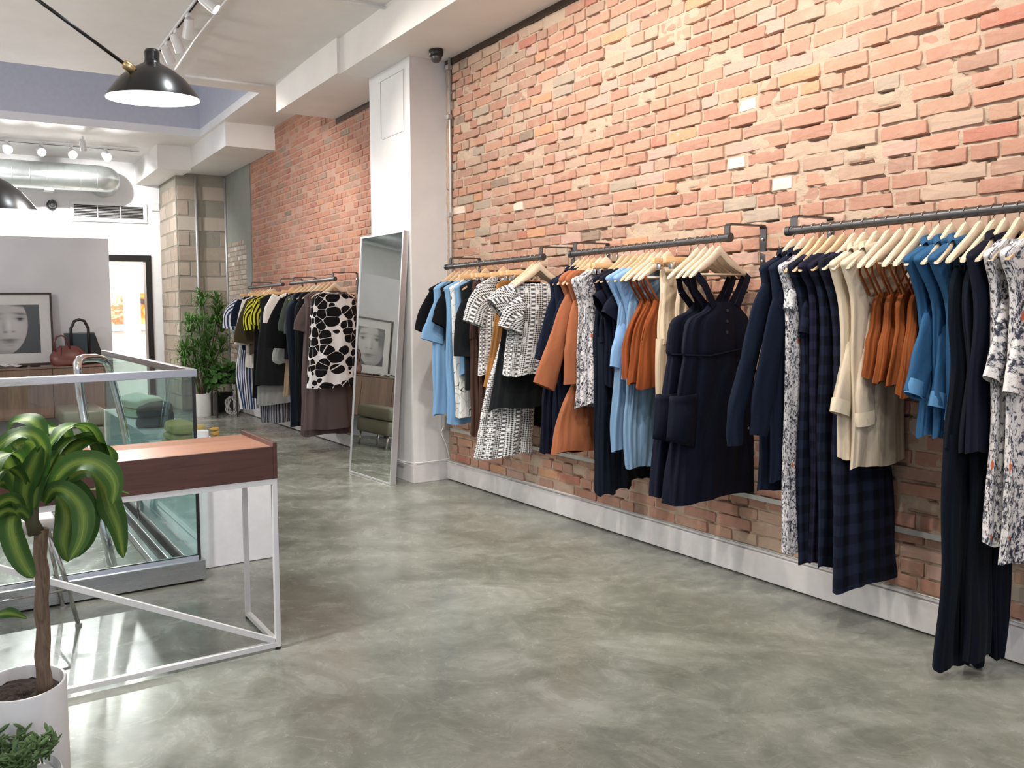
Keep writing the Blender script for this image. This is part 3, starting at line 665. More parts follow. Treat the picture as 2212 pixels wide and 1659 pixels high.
# portrait leaning on the credenza
def portrait():
    y0 = 9.78; xr = at(114, 700, y0).x; zt = at(80, 632, y0).z; zb = cz + .003; pr = at(86, 700, y0).x; pw = .60
    xl = pr - pw - (xr - pr); e = empty('framed_portrait', ((xl + xr) / 2, y0, zb), 'framed black and white portrait photograph of a face leaning on the walnut credenza', 'picture')
    def P(x, z, d): return (x, y0 + d + (z - zb) * .05, z)
    def pb(mb, x0, z0, x1, z1, d0, d1):
        vs = [P(x, z, d) for d in (d0, d1) for z in (z0, z1) for x in (x0, x1)]
        mb.add(vs, [(0, 1, 3, 2), (4, 6, 7, 5), (0, 4, 5, 1), (2, 3, 7, 6), (0, 2, 6, 4), (1, 5, 7, 3)]); return mb
    f = MB(); t = .022
    pb(f, xl, zb, xl + t, zt, -.03, .0); pb(f, xr - t, zb, xr, zt, -.03, 0); pb(f, xl + t, zb, xr - t, zb + t, -.03, 0); pb(f, xl + t, zt - t, xr - t, zt, -.03, 0)
    f.build('frame', plain('dark_walnut_frame', (.05, .028, .02), .4), e)
    pb(MB(), xl + t, zb + t, xr - t, zt - t, -.012, -.002).build('mat_board', plain('mat_board', (.72, .72, .70), .6), e)
    z1 = at(80, 658, y0).z; z0 = at(80, 762, y0).z; x0, x1 = pr - pw, pr; nu, nv = 150, 150
    vs, fs, cs = [], [], []
    def g(u, v, cu, cv, su, sv, rot=0):
        du, dv = u - cu, v - cv; c, s = math.cos(rot), math.sin(rot); a = (du * c + dv * s) / su; b = (-du * s + dv * c) / sv
        return math.exp(-(a * a + b * b))
    def sm(x, a, b): t = max(0, min(1, (x - a) / (b - a))); return t * t * (3 - 2 * t)
    for j in range(nv + 1):
        for i in range(nu + 1):
            u, v = i / nu, j / nv; vs.append(P(x0 + (x1 - x0) * u, z0 + (z1 - z0) * v, -.0135))
            rx = .44 + .04 * g(u, v, .8, .42, .3, .12); cx = .37 + .03 * v
            wv = (.40 * math.sqrt(max(0, 1 - ((v - .60) / .62) ** 2))) if v > .0 else .1
            edge = u - (cx + wv); edgl = (cx - wv - .02) - u
            f = 1 - sm(max(edge, edgl), -.012, .012)
            bgc = .055 + .03 * v; sk = .44 - .20 * sm(u, .15, -.02) + .10 * g(u, v, .55, .62, .25, .35) - .10 * g(u, v, .16, .25, .2, .3)
            sk -= .33 * g(u, v, .66, .815, .13, .026, -.12) + .32 * g(u, v, .20, .80, .14, .030, .10)       # brows
            sk -= .16 * g(u, v, .65, .74, .12, .05) + .16 * g(u, v, .22, .73, .12, .05)
            sk -= .42 * g(u, v, .66, .695, .05, .032) + .42 * g(u, v, .23, .69, .05, .032)               # irises
            sk -= .25 * g(u, v, .65, .722, .09, .010) + .25 * g(u, v, .22, .717, .09, .010)
            sk += .10 * g(u, v, .46, .60, .035, .14)
            sk -= .28 * g(u, v, .40, .445, .04, .02) + .28 * g(u, v, .53, .45, .035, .018) + .12 * g(u, v, .37, .55, .03, .12)
            sk -= .34 * g(u, v, .46, .285, .16, .024) + .26 * g(u, v, .47, .235, .11, .032) - .05 * g(u, v, .47, .22, .05, .01)
            sk -= .10 * g(u, v, .47, .165, .09, .02); sk -= .14 * sm(v, .12, 0)
            sk = max(.03, sk); h = sm(v + .25 * abs(u - .40), .98, 1.08) + .8 * sm(.16 - u + .1 * v, .0, .08) * sm(v, .35, .6)
            sk = sk * (1 - min(1, h)) + .07 * min(1, h)
            c = (sk * f + bgc * (1 - f)); cs.append((c * 1.0, c * (.97 if f > .5 else 1.12), c * (.96 if f > .5 else 1.2), 1))
    for j in range(nv):
        for i in range(nu): a = j * (nu + 1) + i; fs.append((a, a + 1, a + nu + 2, a + nu + 1))
    n = N('photo_print'); a_ = n.new('ShaderNodeAttribute'); a_.attribute_name = 'Col'; n.set(color=a_.outputs[0], rough=.35)
    o = MB().add(vs, fs).build('photo_print', n.m, e); me = o.data
    if len(me.vertices) == len(cs): set_col(me, cs)
portrait()
# bags
YB = 9.5
def handbag():
    e = empty('duffle_handbag', at(150, 786, YB - .1), 'rounded oxblood leather handbag with two handles on the credenza', 'handbag')
    a = at(107, 780, YB - .1); b = at(190, 780, YB - .1); top = at(150, 748, YB - .1); w = (b.x - a.x) / 2; cx = (a.x + b.x) / 2; h = top.z - cz
    vs, fs = [], []; nu, nv = 32, 12
    for j in range(nv + 1):
        t = j / nv; z = cz + .003 + h * t
        ww = w * (.80 + .20 * math.sin(PI * min(1, t * 1.1) ** .8)) if t < .5 else w * (1.0 - .55 * ((t - .5) / .5) ** 1.3)
        d = .09 * (1 - t ** 2.2) + .008
        for i in range(nu):
            an = 2 * PI * i / nu; c, s_ = math.cos(an), math.sin(an)
            vs.append((cx + math.copysign(abs(c) ** .7, c) * ww, YB - .1 + math.copysign(abs(s_) ** .8, s_) * d, z + .006 * math.sin(an * 3)))
    for j in range(nv):
        for i in range(nu): k, l2 = j * nu + i, j * nu + (i + 1) % nu; fs.append((k, l2, l2 + nu, k + nu))
    fs.append(tuple(range(nu - 1, -1, -1))); fs.append(tuple(range(nv * nu, nv * nu + nu)))
    MB().add(vs, fs).build('body', MT['oxblood'], e, smooth=True)
    hx = at(133, 740, YB - .1); 
    for dy in (-.03, .03):
        MB().tube([(hx.x - .075, YB - .1 + dy, top.z - .05), (hx.x - .08, YB - .1 + dy, top.z + .05), (hx.x - .05, YB - .1 + dy, top.z + .11), (hx.x + .0, YB - .1 + dy, top.z + .125), (hx.x + .05, YB - .1 + dy, top.z + .10), (hx.x + .09, YB - .1 + dy, top.z - .05)], .009, 8).build('handle', MT['oxblood'], e, smooth=True)
    for x in (cx - w * .32, cx + w * .12): MB().tube([(x, YB - .185, cz + .05), (x - .02, YB - .17, cz + h * .6), (x - .01, YB - .125, cz + h * .95)], .004, 6).build('seam', MT['blackleather'], e, smooth=True)
handbag()
def tote():
    e = empty('tote_handbag', at(180, 786, YB + .15), 'dark teal and black structured handbag with arched handle behind the oxblood one', 'handbag')
    a = at(152, 748, YB + .1); c = at(193, 748, YB + .1); d = at(204, 718, YB + .1); zt = at(170, 719, YB + .1).z; a2 = at(140, 721, YB + .1)
    y0, y1 = YB + .08, YB + .24
    pf = [(a.x - .02, cz + .003), (c.x + .0, cz + .003), (c.x, zt), (a2.x, zt - .0)]
    MB().prism(pf, 'y', y0, y1).build('front_panel', MT['navyleather'], e, bevel=.01)
    f = at(218, 756, YB + .1)
    MB().prism([(c.x + .002, cz + .003), (f.x + .03, cz + .003), (f.x, f.z), (d.x, zt), (c.x + .002, zt)], 'y', y0 + .01, y1).build('side_panel', MT['blackleather'], e, bevel=.008)
    hl, hr, ht = at(155, 718, YB), at(193, 718, YB), at(174, 690, YB)
    MB().tube([(hl.x, y0 - .01, cz + .06), (hl.x, y0 - .01, zt), (hl.x + .0, y0 - .01, zt + .05), (hl.x + .04, y0 - .01, ht.z - .02), ((hl.x + hr.x) / 2, y0 - .01, ht.z), (hr.x - .04, y0 - .01, ht.z - .02), (hr.x, y0 - .01, zt + .05), (hr.x, y0 - .01, zt), (hr.x, y0 - .01, cz + .06)], .017, 10).build('handle', MT['blackleather'], e, smooth=True)
tote()
for i, (px_, ln) in enumerate([(48, 'left'), (76, 'right')]):
    p = at(px_, 790, YC0 + .1)
    e = empty('sunglasses', (p.x, YC0 + .1, cz + .003), ln + ' pair of dark glasses lying on the credenza before the portrait', 'glasses')
    MB().tube([(p.x - .05, YC0 + .1, cz + .012), (p.x - .02, YC0 + .09, cz + .010), (p.x + .02, YC0 + .09, cz + .010), (p.x + .05, YC0 + .1, cz + .012)], .009, 8).build('front', MT['black'], e, smooth=True)
    for s_ in (-1, 1): MB().tube([(p.x + s_ * .05, YC0 + .1, cz + .012), (p.x + s_ * .045, YC0 + .2, cz + .008)], .003, 6).build('temple', MT['brass'], e, smooth=True)
p = at(18, 786, YC0 + .12)
MBt = MB(); vs, fs = [], []
for j in range(9):
    for i in range(25):
        x = p.x - .35 + i * .02; y = YC0 + .03 + j * .03
        vs.append((x, y, cz + .012 + .022 * (1 - abs(i - 12) / 13) + .008 * math.sin(i * 1.1 + j * .6)))
for j in range(8):
    for i in range(24): a = j * 25 + i; fs.append((a, a + 1, a + 26, a + 25))
o = MB().add(vs, fs).build('silk_scarf', CL['throw'], smooth=True); tag(o, 'white cloth spread on the credenza top at the left edge', 'scarf')
md = o.modifiers.new('s', 'SOLIDIFY'); md.thickness = .006
# ottoman
def cushion(x0, y0, z0, x1, y1, z1, name, m, parent, r=.03):
    return MB().box(x0, y0, z0, x1, y1, z1).build(name, m, parent, smooth=True, bevel=r)
oy0, oy1 = 8.15, 8.85; ox0, ox1 = at(137, 900, 8.15).x, at(232, 900, 8.15).x
ot = empty('ottoman', ((ox0 + ox1) / 2, 8.5, 0), 'olive leather ottoman of two stacked cushions on metal feet before the credenza', 'ottoman')
cushion(ox0, oy0, .36, ox1, oy1, .52, 'top_cushion', MT['oliveleather'], ot); cushion(ox0 + .01, oy0 + .01, .17, ox1 - .01, oy1 - .01, .355, 'base_cushion', MT['oliveleather'], ot)
for x in (ox0 + .06, ox1 - .06):
    for y in (oy0 + .06, oy1 - .06): MB().tube([(x, y, 0), (x, y, .17)], .014, 8).build('leg', MT['chrome'], ot, smooth=True)
MB().bar((ox0 + .06, oy0 + .06, .155), (ox1 - .06, oy0 + .06, .155), .02, .02).build('rail', MT['chrome'], ot)

# ------------------------------------------------------------------ glass enclosure
gx1, gy0, gy1, gx0 = 1.136, 4.20, 7.10, -1.9
ge = empty('glass_enclosure', (0, 5.6, 0), 'glass walled enclosure with brushed steel top rail and curb behind the wooden console', 'balustrade')
cu = MB(); cu.box(gx0, gy0 - .06, .012, gx1 + .014, gy0 + .07, .118); cu.build('front_curb', MT['steel'], ge, bevel=.002)
MB().box(gx1 - .07, gy0 + .071, .012, gx1 + .014, gy1, .118).build('side_curb', MT['steel'], ge, bevel=.002)
MB().box(gx0, gy0 - .04, 0, gx1, gy0 + .06, .012).build('shadow_gap', MT['darkgap'], ge)
MB().box(gx0, gy0 - .006, .118, gx1 - .012, gy0 + .006, 1.125).build('front_pane', MT['glass'], ge)
MB().box(gx1 - .012, gy0 + .008, .118, gx1, gy1, 1.125).build('side_pane', MT['glass_side'], ge)
MB().box(gx0, gy0 - .022, 1.118, gx1 + .012, gy0 + .022, 1.158).build('front_rail', MT['steel'], ge, bevel=.002)
MB().box(gx1 - .026, gy0 + .0221, 1.118, gx1 + .012, gy1, 1.158).build('side_rail', MT['steel'], ge, bevel=.002)
MB().box(gx1 - .012, gy0 - .007, .118, gx1 + .004, gy0 + .0075, 1.118).build('corner_seal', MT['black'], ge)
MB().box(gx0, gy0 - .012, .118, gx1 - .01, gy0 - .007, .132).box(gx0, gy0 + .007, .118, gx1 - .01, gy0 + .012, .132).build('glazing_bead', MT['chrome'], ge)
MB().box(gx1 - .20, gy0 + .2, .004, gx1 - .16, gy1, .05).box(gx1 - .13, gy0 + .2, .004, gx1 - .10, gy1, .075).build('inner_channel', MT['steel'], ge, bevel=.004)
hr_ = empty('handrail', (.72, 4.5, 0), 'curved stainless steel tube handrail inside the glass enclosure', 'handrail')
a = [at(247, 1225, 4.5), at(212, 1095, 4.6), at(186, 925, 4.9), at(173, 850, 4.9), at(168, 800, 4.9)]
a[0].z = .0
top = [at(167, 785, 4.9), at(172, 777, 4.93), at(182, 774, 5.0), at(205, 773, 5.25), at(222, 777, 5.4), at(231, 786, 5.48), at(236, 800, 5.5), at(250, 850, 5.5), at(262, 895, 5.5)]
end = Vector((top[-1].x + .12, 5.5, 0.0))
MB().tube(a + top + [end], .026, 14).build('tube', MT['chrome'], hr_, smooth=True)

# pedestals
def pedestal(x0, y0, x1, y1, z, label):
    o = MB().box(x0, y0, 0.004, x1, y1, z).build('display_pedestal', MT['gloss_white'], bevel=.002); return tag(o, label, 'pedestal')
pedestal(1.172, 4.33, 1.611, 5.64, .565, 'low white display pedestal beside the glass corner, behind the console leg')
pedestal(1.16, 5.66, 1.56, 7.4, .61, 'slightly taller white display pedestal further back along the glass')
def folded(name, c, w, d, h, m, label, layers=2, rz=0, cat='sweater'):
    e = empty(name, c, label, cat, rz=rz); k = MB()
    for L in range(layers):
        z0 = h * L / layers; z1 = h * (L + 1) / layers; nu, nv = 26, 6; vs, fs = [], []
        for j in range(nv + 1):
            t = j / nv; rr = math.sin(PI * (.12 + .76 * t)) ** .5
            for i in range(nu):
                an = 2 * PI * i / nu; cc, ss = math.cos(an), math.sin(an)
                xx = math.copysign(abs(cc) ** .5, cc) * w / 2 * (rr * .15 + .85) * (1 - .06 * L); yy = math.copysign(abs(ss) ** .5, ss) * d / 2 * (rr * .15 + .85) * (1 - .05 * L)
                vs.append((xx, yy, z0 + (z1 - z0) * t + (.10 * h * math.sin(xx * 14 + L) + .05 * h * math.sin(yy * 19 + 2 * L)) * t + (.12 * h * (1 - (xx / w * 2) ** 2) if L == layers - 1 else 0) * t))
        for j in range(nv):
            for i in range(nu): q, r2 = j * nu + i, j * nu + (i + 1) % nu; fs.append((q, r2, r2 + nu, q + nu))
        fs.append(tuple(range(nu - 1, -1, -1)));
        vs.append((0, 0, z1 + .13 * h)); b0 = nv * nu
        for i in range(nu): fs.append((b0 + i, b0 + (i + 1) % nu, len(vs) - 1))
        k.add(vs, fs, [(v[0], v[1]) for v in vs])
    o = k.build('folded_layers', m, e, smooth=True, loc=(0, 0, 0)); md = o.modifiers.new('s', 'SUBSURF'); md.levels = 1; md.render_levels = 1
    return e
q = at(300, 925, 6.6); folded('folded_sweater', (1.36, 6.75, .612), .30, .50, .15, CL['mint'], 'pale green folded sweater on the rear white pedestal behind glass', 2, .15)
folded('folded_sweater', (1.33, 6.08, .612), .28, .38, .15, CL['teal'], 'dark slate folded sweater between the pale green and mustard ones', 2, -.3)
folded('folded_sweater', (1.36, 5.32, .567), .26, .40, .13, CL['mustard'], 'mustard folded sweater on the near white pedestal behind glass', 3, .05)
cpos = at(438, 940, 4.98)
cu_ = empty('white_canister', (1.405, 5.08, .567), 'white cylindrical canister on the near pedestal at the glass corner', 'canister')
MB().lathe([(.001, 0), (.052, 0), (.053, .004), (.053, .115), (.050, .117), (.048, .112), (.001, .112)], (1.405, 5.08, .568), 32).build('body', MT['gloss_white'], cu_, smooth='a')
MB().lathe([(.054, 0), (.0545, .006)], (1.405, 5.08, .575), 32).build('base_ring', MT['black'], cu_, smooth=True)
yp = []
for k in range(260):
    t = k / 259; a_ = t * 46; yp.append((1.505 + .022 * math.cos(a_) * (1 + .2 * math.sin(t * 9)), 5.10 + .022 * math.sin(a_), .575 + .118 * t + .006 * math.sin(a_ * .5)))
o = MB().tube(yp, .009, 6).build('yarn_skein', CL['yarn'], smooth=True); tag(o, 'twisted golden yarn skein standing beside the white canister', 'yarn')
tag(MB().box(1.2, 4.75, .568, 1.34, 4.95, .574).build('paper_card', MT['gloss_white']), 'small white card lying before the mustard sweater', 'card')

# ------------------------------------------------------------------ console table
ck = empty('console_table', (.45, 3.3, 0), 'walnut box console table on white square tube frame with diagonal brace', 'table')
tx0, tx1, ty0, ty1 = -.28, 1.187, 3.11, 3.53
MB().box(tx0, ty0 + .016, .752, tx1 - .018, ty1, .886).build('drawer_box', MT['walnut_top'], ck, bevel=.001)
MB().box(tx0, ty0, .75, tx1 - .0185, ty0 + .0155, .888).build('front_panel', MT['walnut'], ck, bevel=.001)
MB().box(tx1 - .018, ty0, .75, tx1, ty1, .905).build('end_panel', MT['walnut'], ck, bevel=.0015)
w = .022
MB().box(tx0, ty0 + .002, .726, tx1 - .002, ty0 + .024, .7495).build('front_rail', MT['powder'], ck, bevel=.001)
MB().box(tx0, ty1 - .024, .726, tx1 - .002, ty1 - .002, .7495).build('rear_rail', MT['powder'], ck, bevel=.001)
for x in (tx0, tx1 - w - .002):
    MB().box(x, ty0 + .002, .012, x + w, ty0 + .024, .726).build('leg', MT['powder'], ck, bevel=.001)
    MB().box(x, ty1 - .024, .012, x + w, ty1 - .002, .726).build('leg', MT['powder'], ck, bevel=.001)
    MB().box(x, ty0 + .024, .012, x + w, ty1 - .024, .034).build('foot_bar', MT['powder'], ck, bevel=.001)
    for y in (ty0 + .013, ty1 - .013): MB().lathe([(.001, 0), (.013, 0), (.012, .012), (.001, .012)], (x + w / 2, y, 0), 12).build('foot_glide', MT['black'], ck)
MB().box(tx0 + w, ty0 + .002, .012, tx1 - w - .002, ty0 + .024, .034).build('base_bar', MT['powder'], ck, bevel=.001)
MB().bar((tx1 - .03, ty0 + .013, .040), (tx0 + .01, ty0 + .013, .715), .020, .022, (0, 0, 1)).build('diagonal_brace', MT['powder'], ck)

# stool behind the console
st = empty('stool', (.12, 3.85, 0), 'low stool with pale padded seat and chrome tube legs behind the plant trunk', 'stool')
MB().box(-.16, 3.68, .50, .36, 4.08, .56).build('seat', plain('pale_vinyl', (.62, .62, .60), .4), st, smooth=True, bevel=.02)
for bx, by, tx_, ty_ in ((.448, 3.83, .33, 3.75), (.41, 4.10, .33, 4.02), (-.25, 3.83, -.13, 3.75), (-.21, 4.10, -.13, 4.02)):
    MB().tube([(bx, by, .004), ((bx + tx_) / 2, (by + ty_) / 2, .27), (tx_, ty_, .50)], .011, 10).build('leg', MT['chrome'], st, smooth=True)
    MB().lathe([(.001, 0), (.016, 0), (.015, .014), (.001, .014)], (bx, by, 0), 12).build('glide', MT['galv'], st)
MB().tube([(.40, 3.80, .19), (.37, 4.05, .19)], .006, 8).tube([(.40, 3.80, .19), (-.20, 3.80, .19)], .006, 8).build('stretcher', MT['chrome'], st, smooth=True)

# ------------------------------------------------------------------ plants in front
pc = Vector((.127, 2.52, 0)); pr_ = .126
pt = empty('dracaena_plant', tuple(pc), 'broad striped leaf dracaena on a bare woody trunk in a tall white pot', 'plant')
MB().lathe([(.001, .0), (pr_ * .96, 0), (pr_, .01), (pr_, .352), (pr_ - .002, .356), (pr_ - .008, .356), (pr_ - .010, .350), (pr_ - .010, .30)], pc, 56).build('pot', MT['gloss_white'], pt, smooth='a')
vs, fs = [], []; NS = 40
for j in range(14):
    r = (pr_ - .0105) * j / 13
    for i in range(NS): a_ = 2 * PI * i / NS; vs.append((pc.x + r * math.cos(a_), pc.y + r * math.sin(a_), .316 + random.uniform(-.004, .005)))
for j in range(13):
    for i in range(NS): fs.append((j * NS + i, j * NS + (i + 1) % NS, (j + 1) * NS + (i + 1) % NS, (j + 1) * NS + i))
MB().add(vs, fs).build('soil', MT['soil'], pt)
tb = at(93, 1462, 2.50); tt = at(88, 1150, 2.45); tp = []
for k in range(13):
    t = k / 12; p = tb.lerp(tt, t); p.z = .31 + (tt.z + .01 - .31) * t; p.x += .003 * math.sin(k * 1.7); tp.append(p)
MB().tube(tp, [.0225 + .0015 * math.sin(k * 2.3) - .003 * (k / 12) for k in range(13)], 16).build('trunk', MT['bark'], pt, smooth=True)
MB().tube([tt + Vector((-.012, 0, .0)), tt + Vector((-.022, .0, .035)), tt + Vector((-.018, .01, .08)), tt + Vector((-.005, .01, .13))], [.024, .019, .017, .010], 12).build('shoot', plain('dark_stem', (.07, .06, .03), .7), pt, smooth=True)
def leaf(parent, pts, w, m, name='leaf', n=18, curl=.13, droopn=Vector((0, 0, 1)), twist=0):
    P = [Vector(p) for p in pts]; k = len(P); path = []
    for i in range(n + 1):
        t = i / n * (k - 1); a = min(int(t), k - 2); f = t - a
        p0, p1, p2, p3 = P[max(a - 1, 0)], P[a], P[a + 1], P[min(a + 2, k - 1)]
        path.append(.5 * ((2 * p1) + (p2 - p0) * f + (2 * p0 - 5 * p1 + 4 * p2 - p3) * f * f + (3 * p1 - p0 - 3 * p2 + p3) * f ** 3))
    vs, fs, uv = [], [], []; cs = 5; L = 0; side = None
    for i, p in enumerate(path):
        d = (path[min(i + 1, n)] - path[max(i - 1, 0)]).normalized(); t = i / n
        vdir = (Vector((0, 0, CH)) - Vector((0, 0, 0)) + Vector((0, 0, 0)) - Vector((0, 0, 0)))
        up = droopn - d * droopn.dot(d)
        if up.length < .15: up = Vector((0, -1, .2)) - d * Vector((0, -1, .2)).dot(d)
        up.normalize(); sd = d.cross(up).normalized()
        if side is not None and sd.dot(side) < 0: sd = -sd; 
        if side is not None: sd = (sd * .4 + side * .6).normalized()
        sd = (Matrix.Rotation(twist / n, 3, d) @ sd) if i else sd; side = sd; up2 = sd.cross(d).normalized()
        if up2.dot(up) < 0: up2 = -up2
        wd_ = w * (.30 + .70 * math.sin(min(1, t * 1.6) * PI / 2)) * (1 - max(0, (t - .50) / .50) ** 2.1) ** .62 * 1.14 if t < 1 else .0015
        if i: L += (p - path[i - 1]).length
        for j in range(cs):
            s_ = (j / (cs - 1) - .5) * 2
            vs.append(p + sd * s_ * wd_ * .5 + up2 * (abs(s_) ** 1.4) * wd_ * curl + up2 * .004 * math.sin(t * 14 + s_ * 2) * abs(s_)); uv.append((j / (cs - 1), L * 5))
    for i in range(n):
        for j in range(cs - 1): a = i * cs + j; fs.append((a, a + 1, a + cs + 1, a + cs))
    o = MB().add(vs, fs, uv).build(name, m, parent, smooth=True); return o
def PL(Y, q, d=None):
    out = []
    for i, (u, v) in enumerate(q):
        out.append(at(u / 4.147, 880 + v / 4.147, Y if d is None else Y + d * i / (len(q) - 1)))
    return out
NV = Vector((-.1, -.75, .65)).normalized()
LV = [(2.42, -.10, [(430, 830), (520, 620), (660, 505), (820, 490), (960, 570), (1030, 700), (1005, 870)], .068, NV),
      (2.45, .18, [(430, 830), (500, 560), (620, 400), (770, 305), (900, 310), (985, 400), (995, 530)], .075, Vector((0, -.4, .9))),
      (2.46, -.06, [(430, 830), (600, 640), (800, 560), (930, 720), (985, 900), (1060, 1090), (1105, 1355)], .070, NV),
      (2.42, -.16, [(400, 860), (470, 740), (590, 750), (710, 870), (750, 1020), (720, 1200), (620, 1370)], .060, NV),
      (2.44, -.10, [(400, 860), (470, 760), (560, 830), (600, 1000), (570, 1200), (610, 1385)], .062, NV),
      (2.44, .0, [(420, 850), (560, 700), (700, 740), (780, 900), (790, 1080), (740, 1230), (640, 1350)], .06, NV),
      (2.42, -.10, [(260, 990), (190, 930), (130, 960), (100, 1090), (150, 1280), (230, 1440), (300, 1530)], .060, NV),
      (2.44, -.05, [(260, 960), (215, 800), (240, 640), (300, 500), (370, 340)], .058, Vector((0, -1, .1))),
      (2.42, -.10, [(330, 700), (400, 420), (330, 270), (200, 235), (70, 290), (-60, 400)], .05, Vector((0, -.5, .85))),
      (2.50, .10, [(350, 640), (370, 330), (330, 160), (230, 110), (120, 140), (70, 240)], .055, Vector((0, -.5, .85))),
      (2.50, .14, [(450, 700), (520, 480), (500, 300), (430, 180), (350, 150)], .045, Vector((0, -1, .3))),
      (2.44, -.06, [(260, 960), (180, 760), (100, 560), (30, 430), (-60, 370)], .055, Vector((0, -1, .3))),
      (2.44, -.08, [(240, 1000), (160, 860), (60, 830), (-60, 900)], .04, NV),
      (2.44, .05, [(240, 900), (130, 720), (30, 670), (-80, 740)], .04, NV),
      (2.50, .30, [(470, 800), (650, 780), (850, 735), (1020, 735), (1165, 778)], .022, Vector((0, -.4, .9))),
      (2.42, -.10, [(250, 1010), (120, 930), (20, 940), (-90, 1040)], .035, NV),
      (2.46, .20, [(400, 800), (520, 600), (640, 570), (760, 560)], .045, Vector((0, -.6, .8))),
      (2.44, -.02, [(300, 900), (330, 640), (340, 460), (300, 330), (220, 300)], .060, Vector((0, -1, .2))),
      (2.46, .04, [(380, 840), (440, 620), (480, 480), (600, 440)], .06, Vector((0, -.9, .4))),
      (2.46, .10, [(300, 940), (150, 620), (130, 420), (180, 330), (300, 330)], .055, Vector((0, -.9, .4)))]
for Y, dd, q, w_, nv_ in LV: leaf(pt, PL(Y, q, dd), w_, MT['leaf'], droopn=nv_)
crown = tt + Vector((-.01, .01, .09))
for k in range(14):
    a_ = random.uniform(.1, 2.9) if k < 9 else random.uniform(2.6, 4.2); L = random.uniform(.22, .32); e_ = random.uniform(.3, 1.0)
    dx, dy = math.cos(a_), math.sin(a_); h0 = random.uniform(-.02, .12)
    leaf(pt, [crown + Vector((dx * .015, dy * .015, h0)), crown + Vector((dx * L * .4, dy * L * .4, h0 + .13 * e_)), crown + Vector((dx * L * .8, dy * L * .8, h0 + .12 * e_)), crown + Vector((dx * L, dy * L, h0 - .02)), crown + Vector((dx * L * 1.05, dy * L * 1.05, h0 - .13))], .055, MT['leaf'])
leaf(pt, [at(-60, 1300, 2.4), at(-20, 1328, 2.4), at(20, 1325, 2.38), at(58, 1336, 2.36)], .03, MT['leaf'], droopn=Vector((0, -.5, .85)))
# succulent in the front corner
sc_ = Vector((.075, 2.24, 0)); sr = .128; sp = empty('succulent_plant', tuple(sc_), 'small leafed green succulent in a low white pot at the lower left corner', 'plant')
SZ = .22
MB().lathe([(.001, 0), (sr * .85, 0), (sr * .9, .01), (sr * .9, SZ - .012), (sr * .88, SZ - .02), (.001, SZ - .022)], sc_, 48).build('pot', MT['gloss_white'], sp, smooth='a')
MB().lathe([(sr * .905, SZ - .05), (sr, SZ - .04), (sr * 1.01, SZ), (sr * .985, SZ + .002), (sr * .96, SZ - .004), (sr * .90, SZ - .03)], sc_, 48).build('rim', MT['powder'], sp, smooth='a')
MB().lathe([(.001, SZ - .012), (sr * .86, SZ - .015)], sc_, 30).build('gravel', MT['gloss_white'], sp)
lm = None
for k in range(66):
    a_ = random.uniform(0, 2 * PI); rr = sr * 1.08 * math.sqrt(random.random()) ; 
    if math.cos(a_) * rr > sr * .35 and math.sin(a_) * rr < -.02: rr *= .6
    hh = .035 + random.uniform(.0, .045); c0 = sc_ + Vector((rr * math.cos(a_) - .02, rr * math.sin(a_) + .02, SZ)); tipp = c0 + Vector((random.uniform(-.02, .03), random.uniform(-.02, .02), hh))
    if k == 0: tipp = sc_ + Vector((.10, .06, SZ + .075)); c0 = sc_ + Vector((.02, .04, SZ))
    MB().tube([c0, c0.lerp(tipp, .5) + Vector((.004, 0, .008)), tipp], .0028, 6).build('stem', MT['succ'], sp, smooth=True)
    for j in range(7):
        al = j * 2.399 + k; el = random.uniform(.15, .9); t = .35 + .65 * j / 6; base = c0.lerp(tipp, t); d = Vector((math.cos(al) * math.cos(el), math.sin(al) * math.cos(el), math.sin(el)))
        if lm is None:
            b = MB(); b.lathe([(.0003, 0), (.0035, .004), (.0055, .013), (.0045, .024), (.0005, .031)], (0, 0, 0), 6); 
            o = b.build('leaf', MT['succ'], sp, smooth=True, loc=(0, 0, 0)); lm = o.data
        else: o = link(bpy.data.objects.new('leaf', lm), sp)
        o.location = base - sc_; o.rotation_euler = d.to_track_quat('Z', 'Y').to_euler(); s_ = random.uniform(.85, 1.3); o.scale = (s_ * 1.1, s_ * .6, s_)

# ------------------------------------------------------------------ plants by the pilaster
def pot(e, c, r, h, m='gloss_white'):
    MB().lathe([(.001, 0), (r * .96, 0), (r, .02), (r, h), (r * .95, h), (r * .94, h - .05)], c, 32).build('pot', MT[m], e, smooth='a')
    MB().lathe([(.001, h - .05), (r * .94, h - .05)], c, 24).build('soil', MT['soil'], e)
def strap_tuft(mb, c, n, L, w, up=.5):
    for k in range(n):
        a_ = random.uniform(0, 2 * PI); el = random.uniform(-.1, 1.35); Lk = L * random.uniform(.6, 1.1)
        d = Vector((math.cos(a_) * math.cos(el), math.sin(a_) * math.cos(el), math.sin(el))); s_ = Vector((-math.sin(a_), math.cos(a_), 0)) * w / 2
        p1 = c + d * Lk * .5; p2 = c + d * Lk * .85 + Vector((0, 0, -Lk * .12)); p3 = c + d * Lk + Vector((0, 0, -Lk * .38))
        mb.add([c - s_ * .6, c + s_ * .6, p1 + s_, p1 - s_, p2 + s_ * .8, p2 - s_ * .8, p3], [(0, 1, 2, 3), (3, 2, 4, 5), (5, 4, 6)], [(0, 0), (1, 0), (1, .4), (0, .4), (1, .8), (0, .8), (.5, 1)])
pp = Vector((3.09, 11.05, 0)); e = empty('palm_plant', tuple(pp), 'tall bushy narrow leaved green plant in a white pot before the block pilaster', 'plant')
pot(e, pp, .13, .33)
tops = []
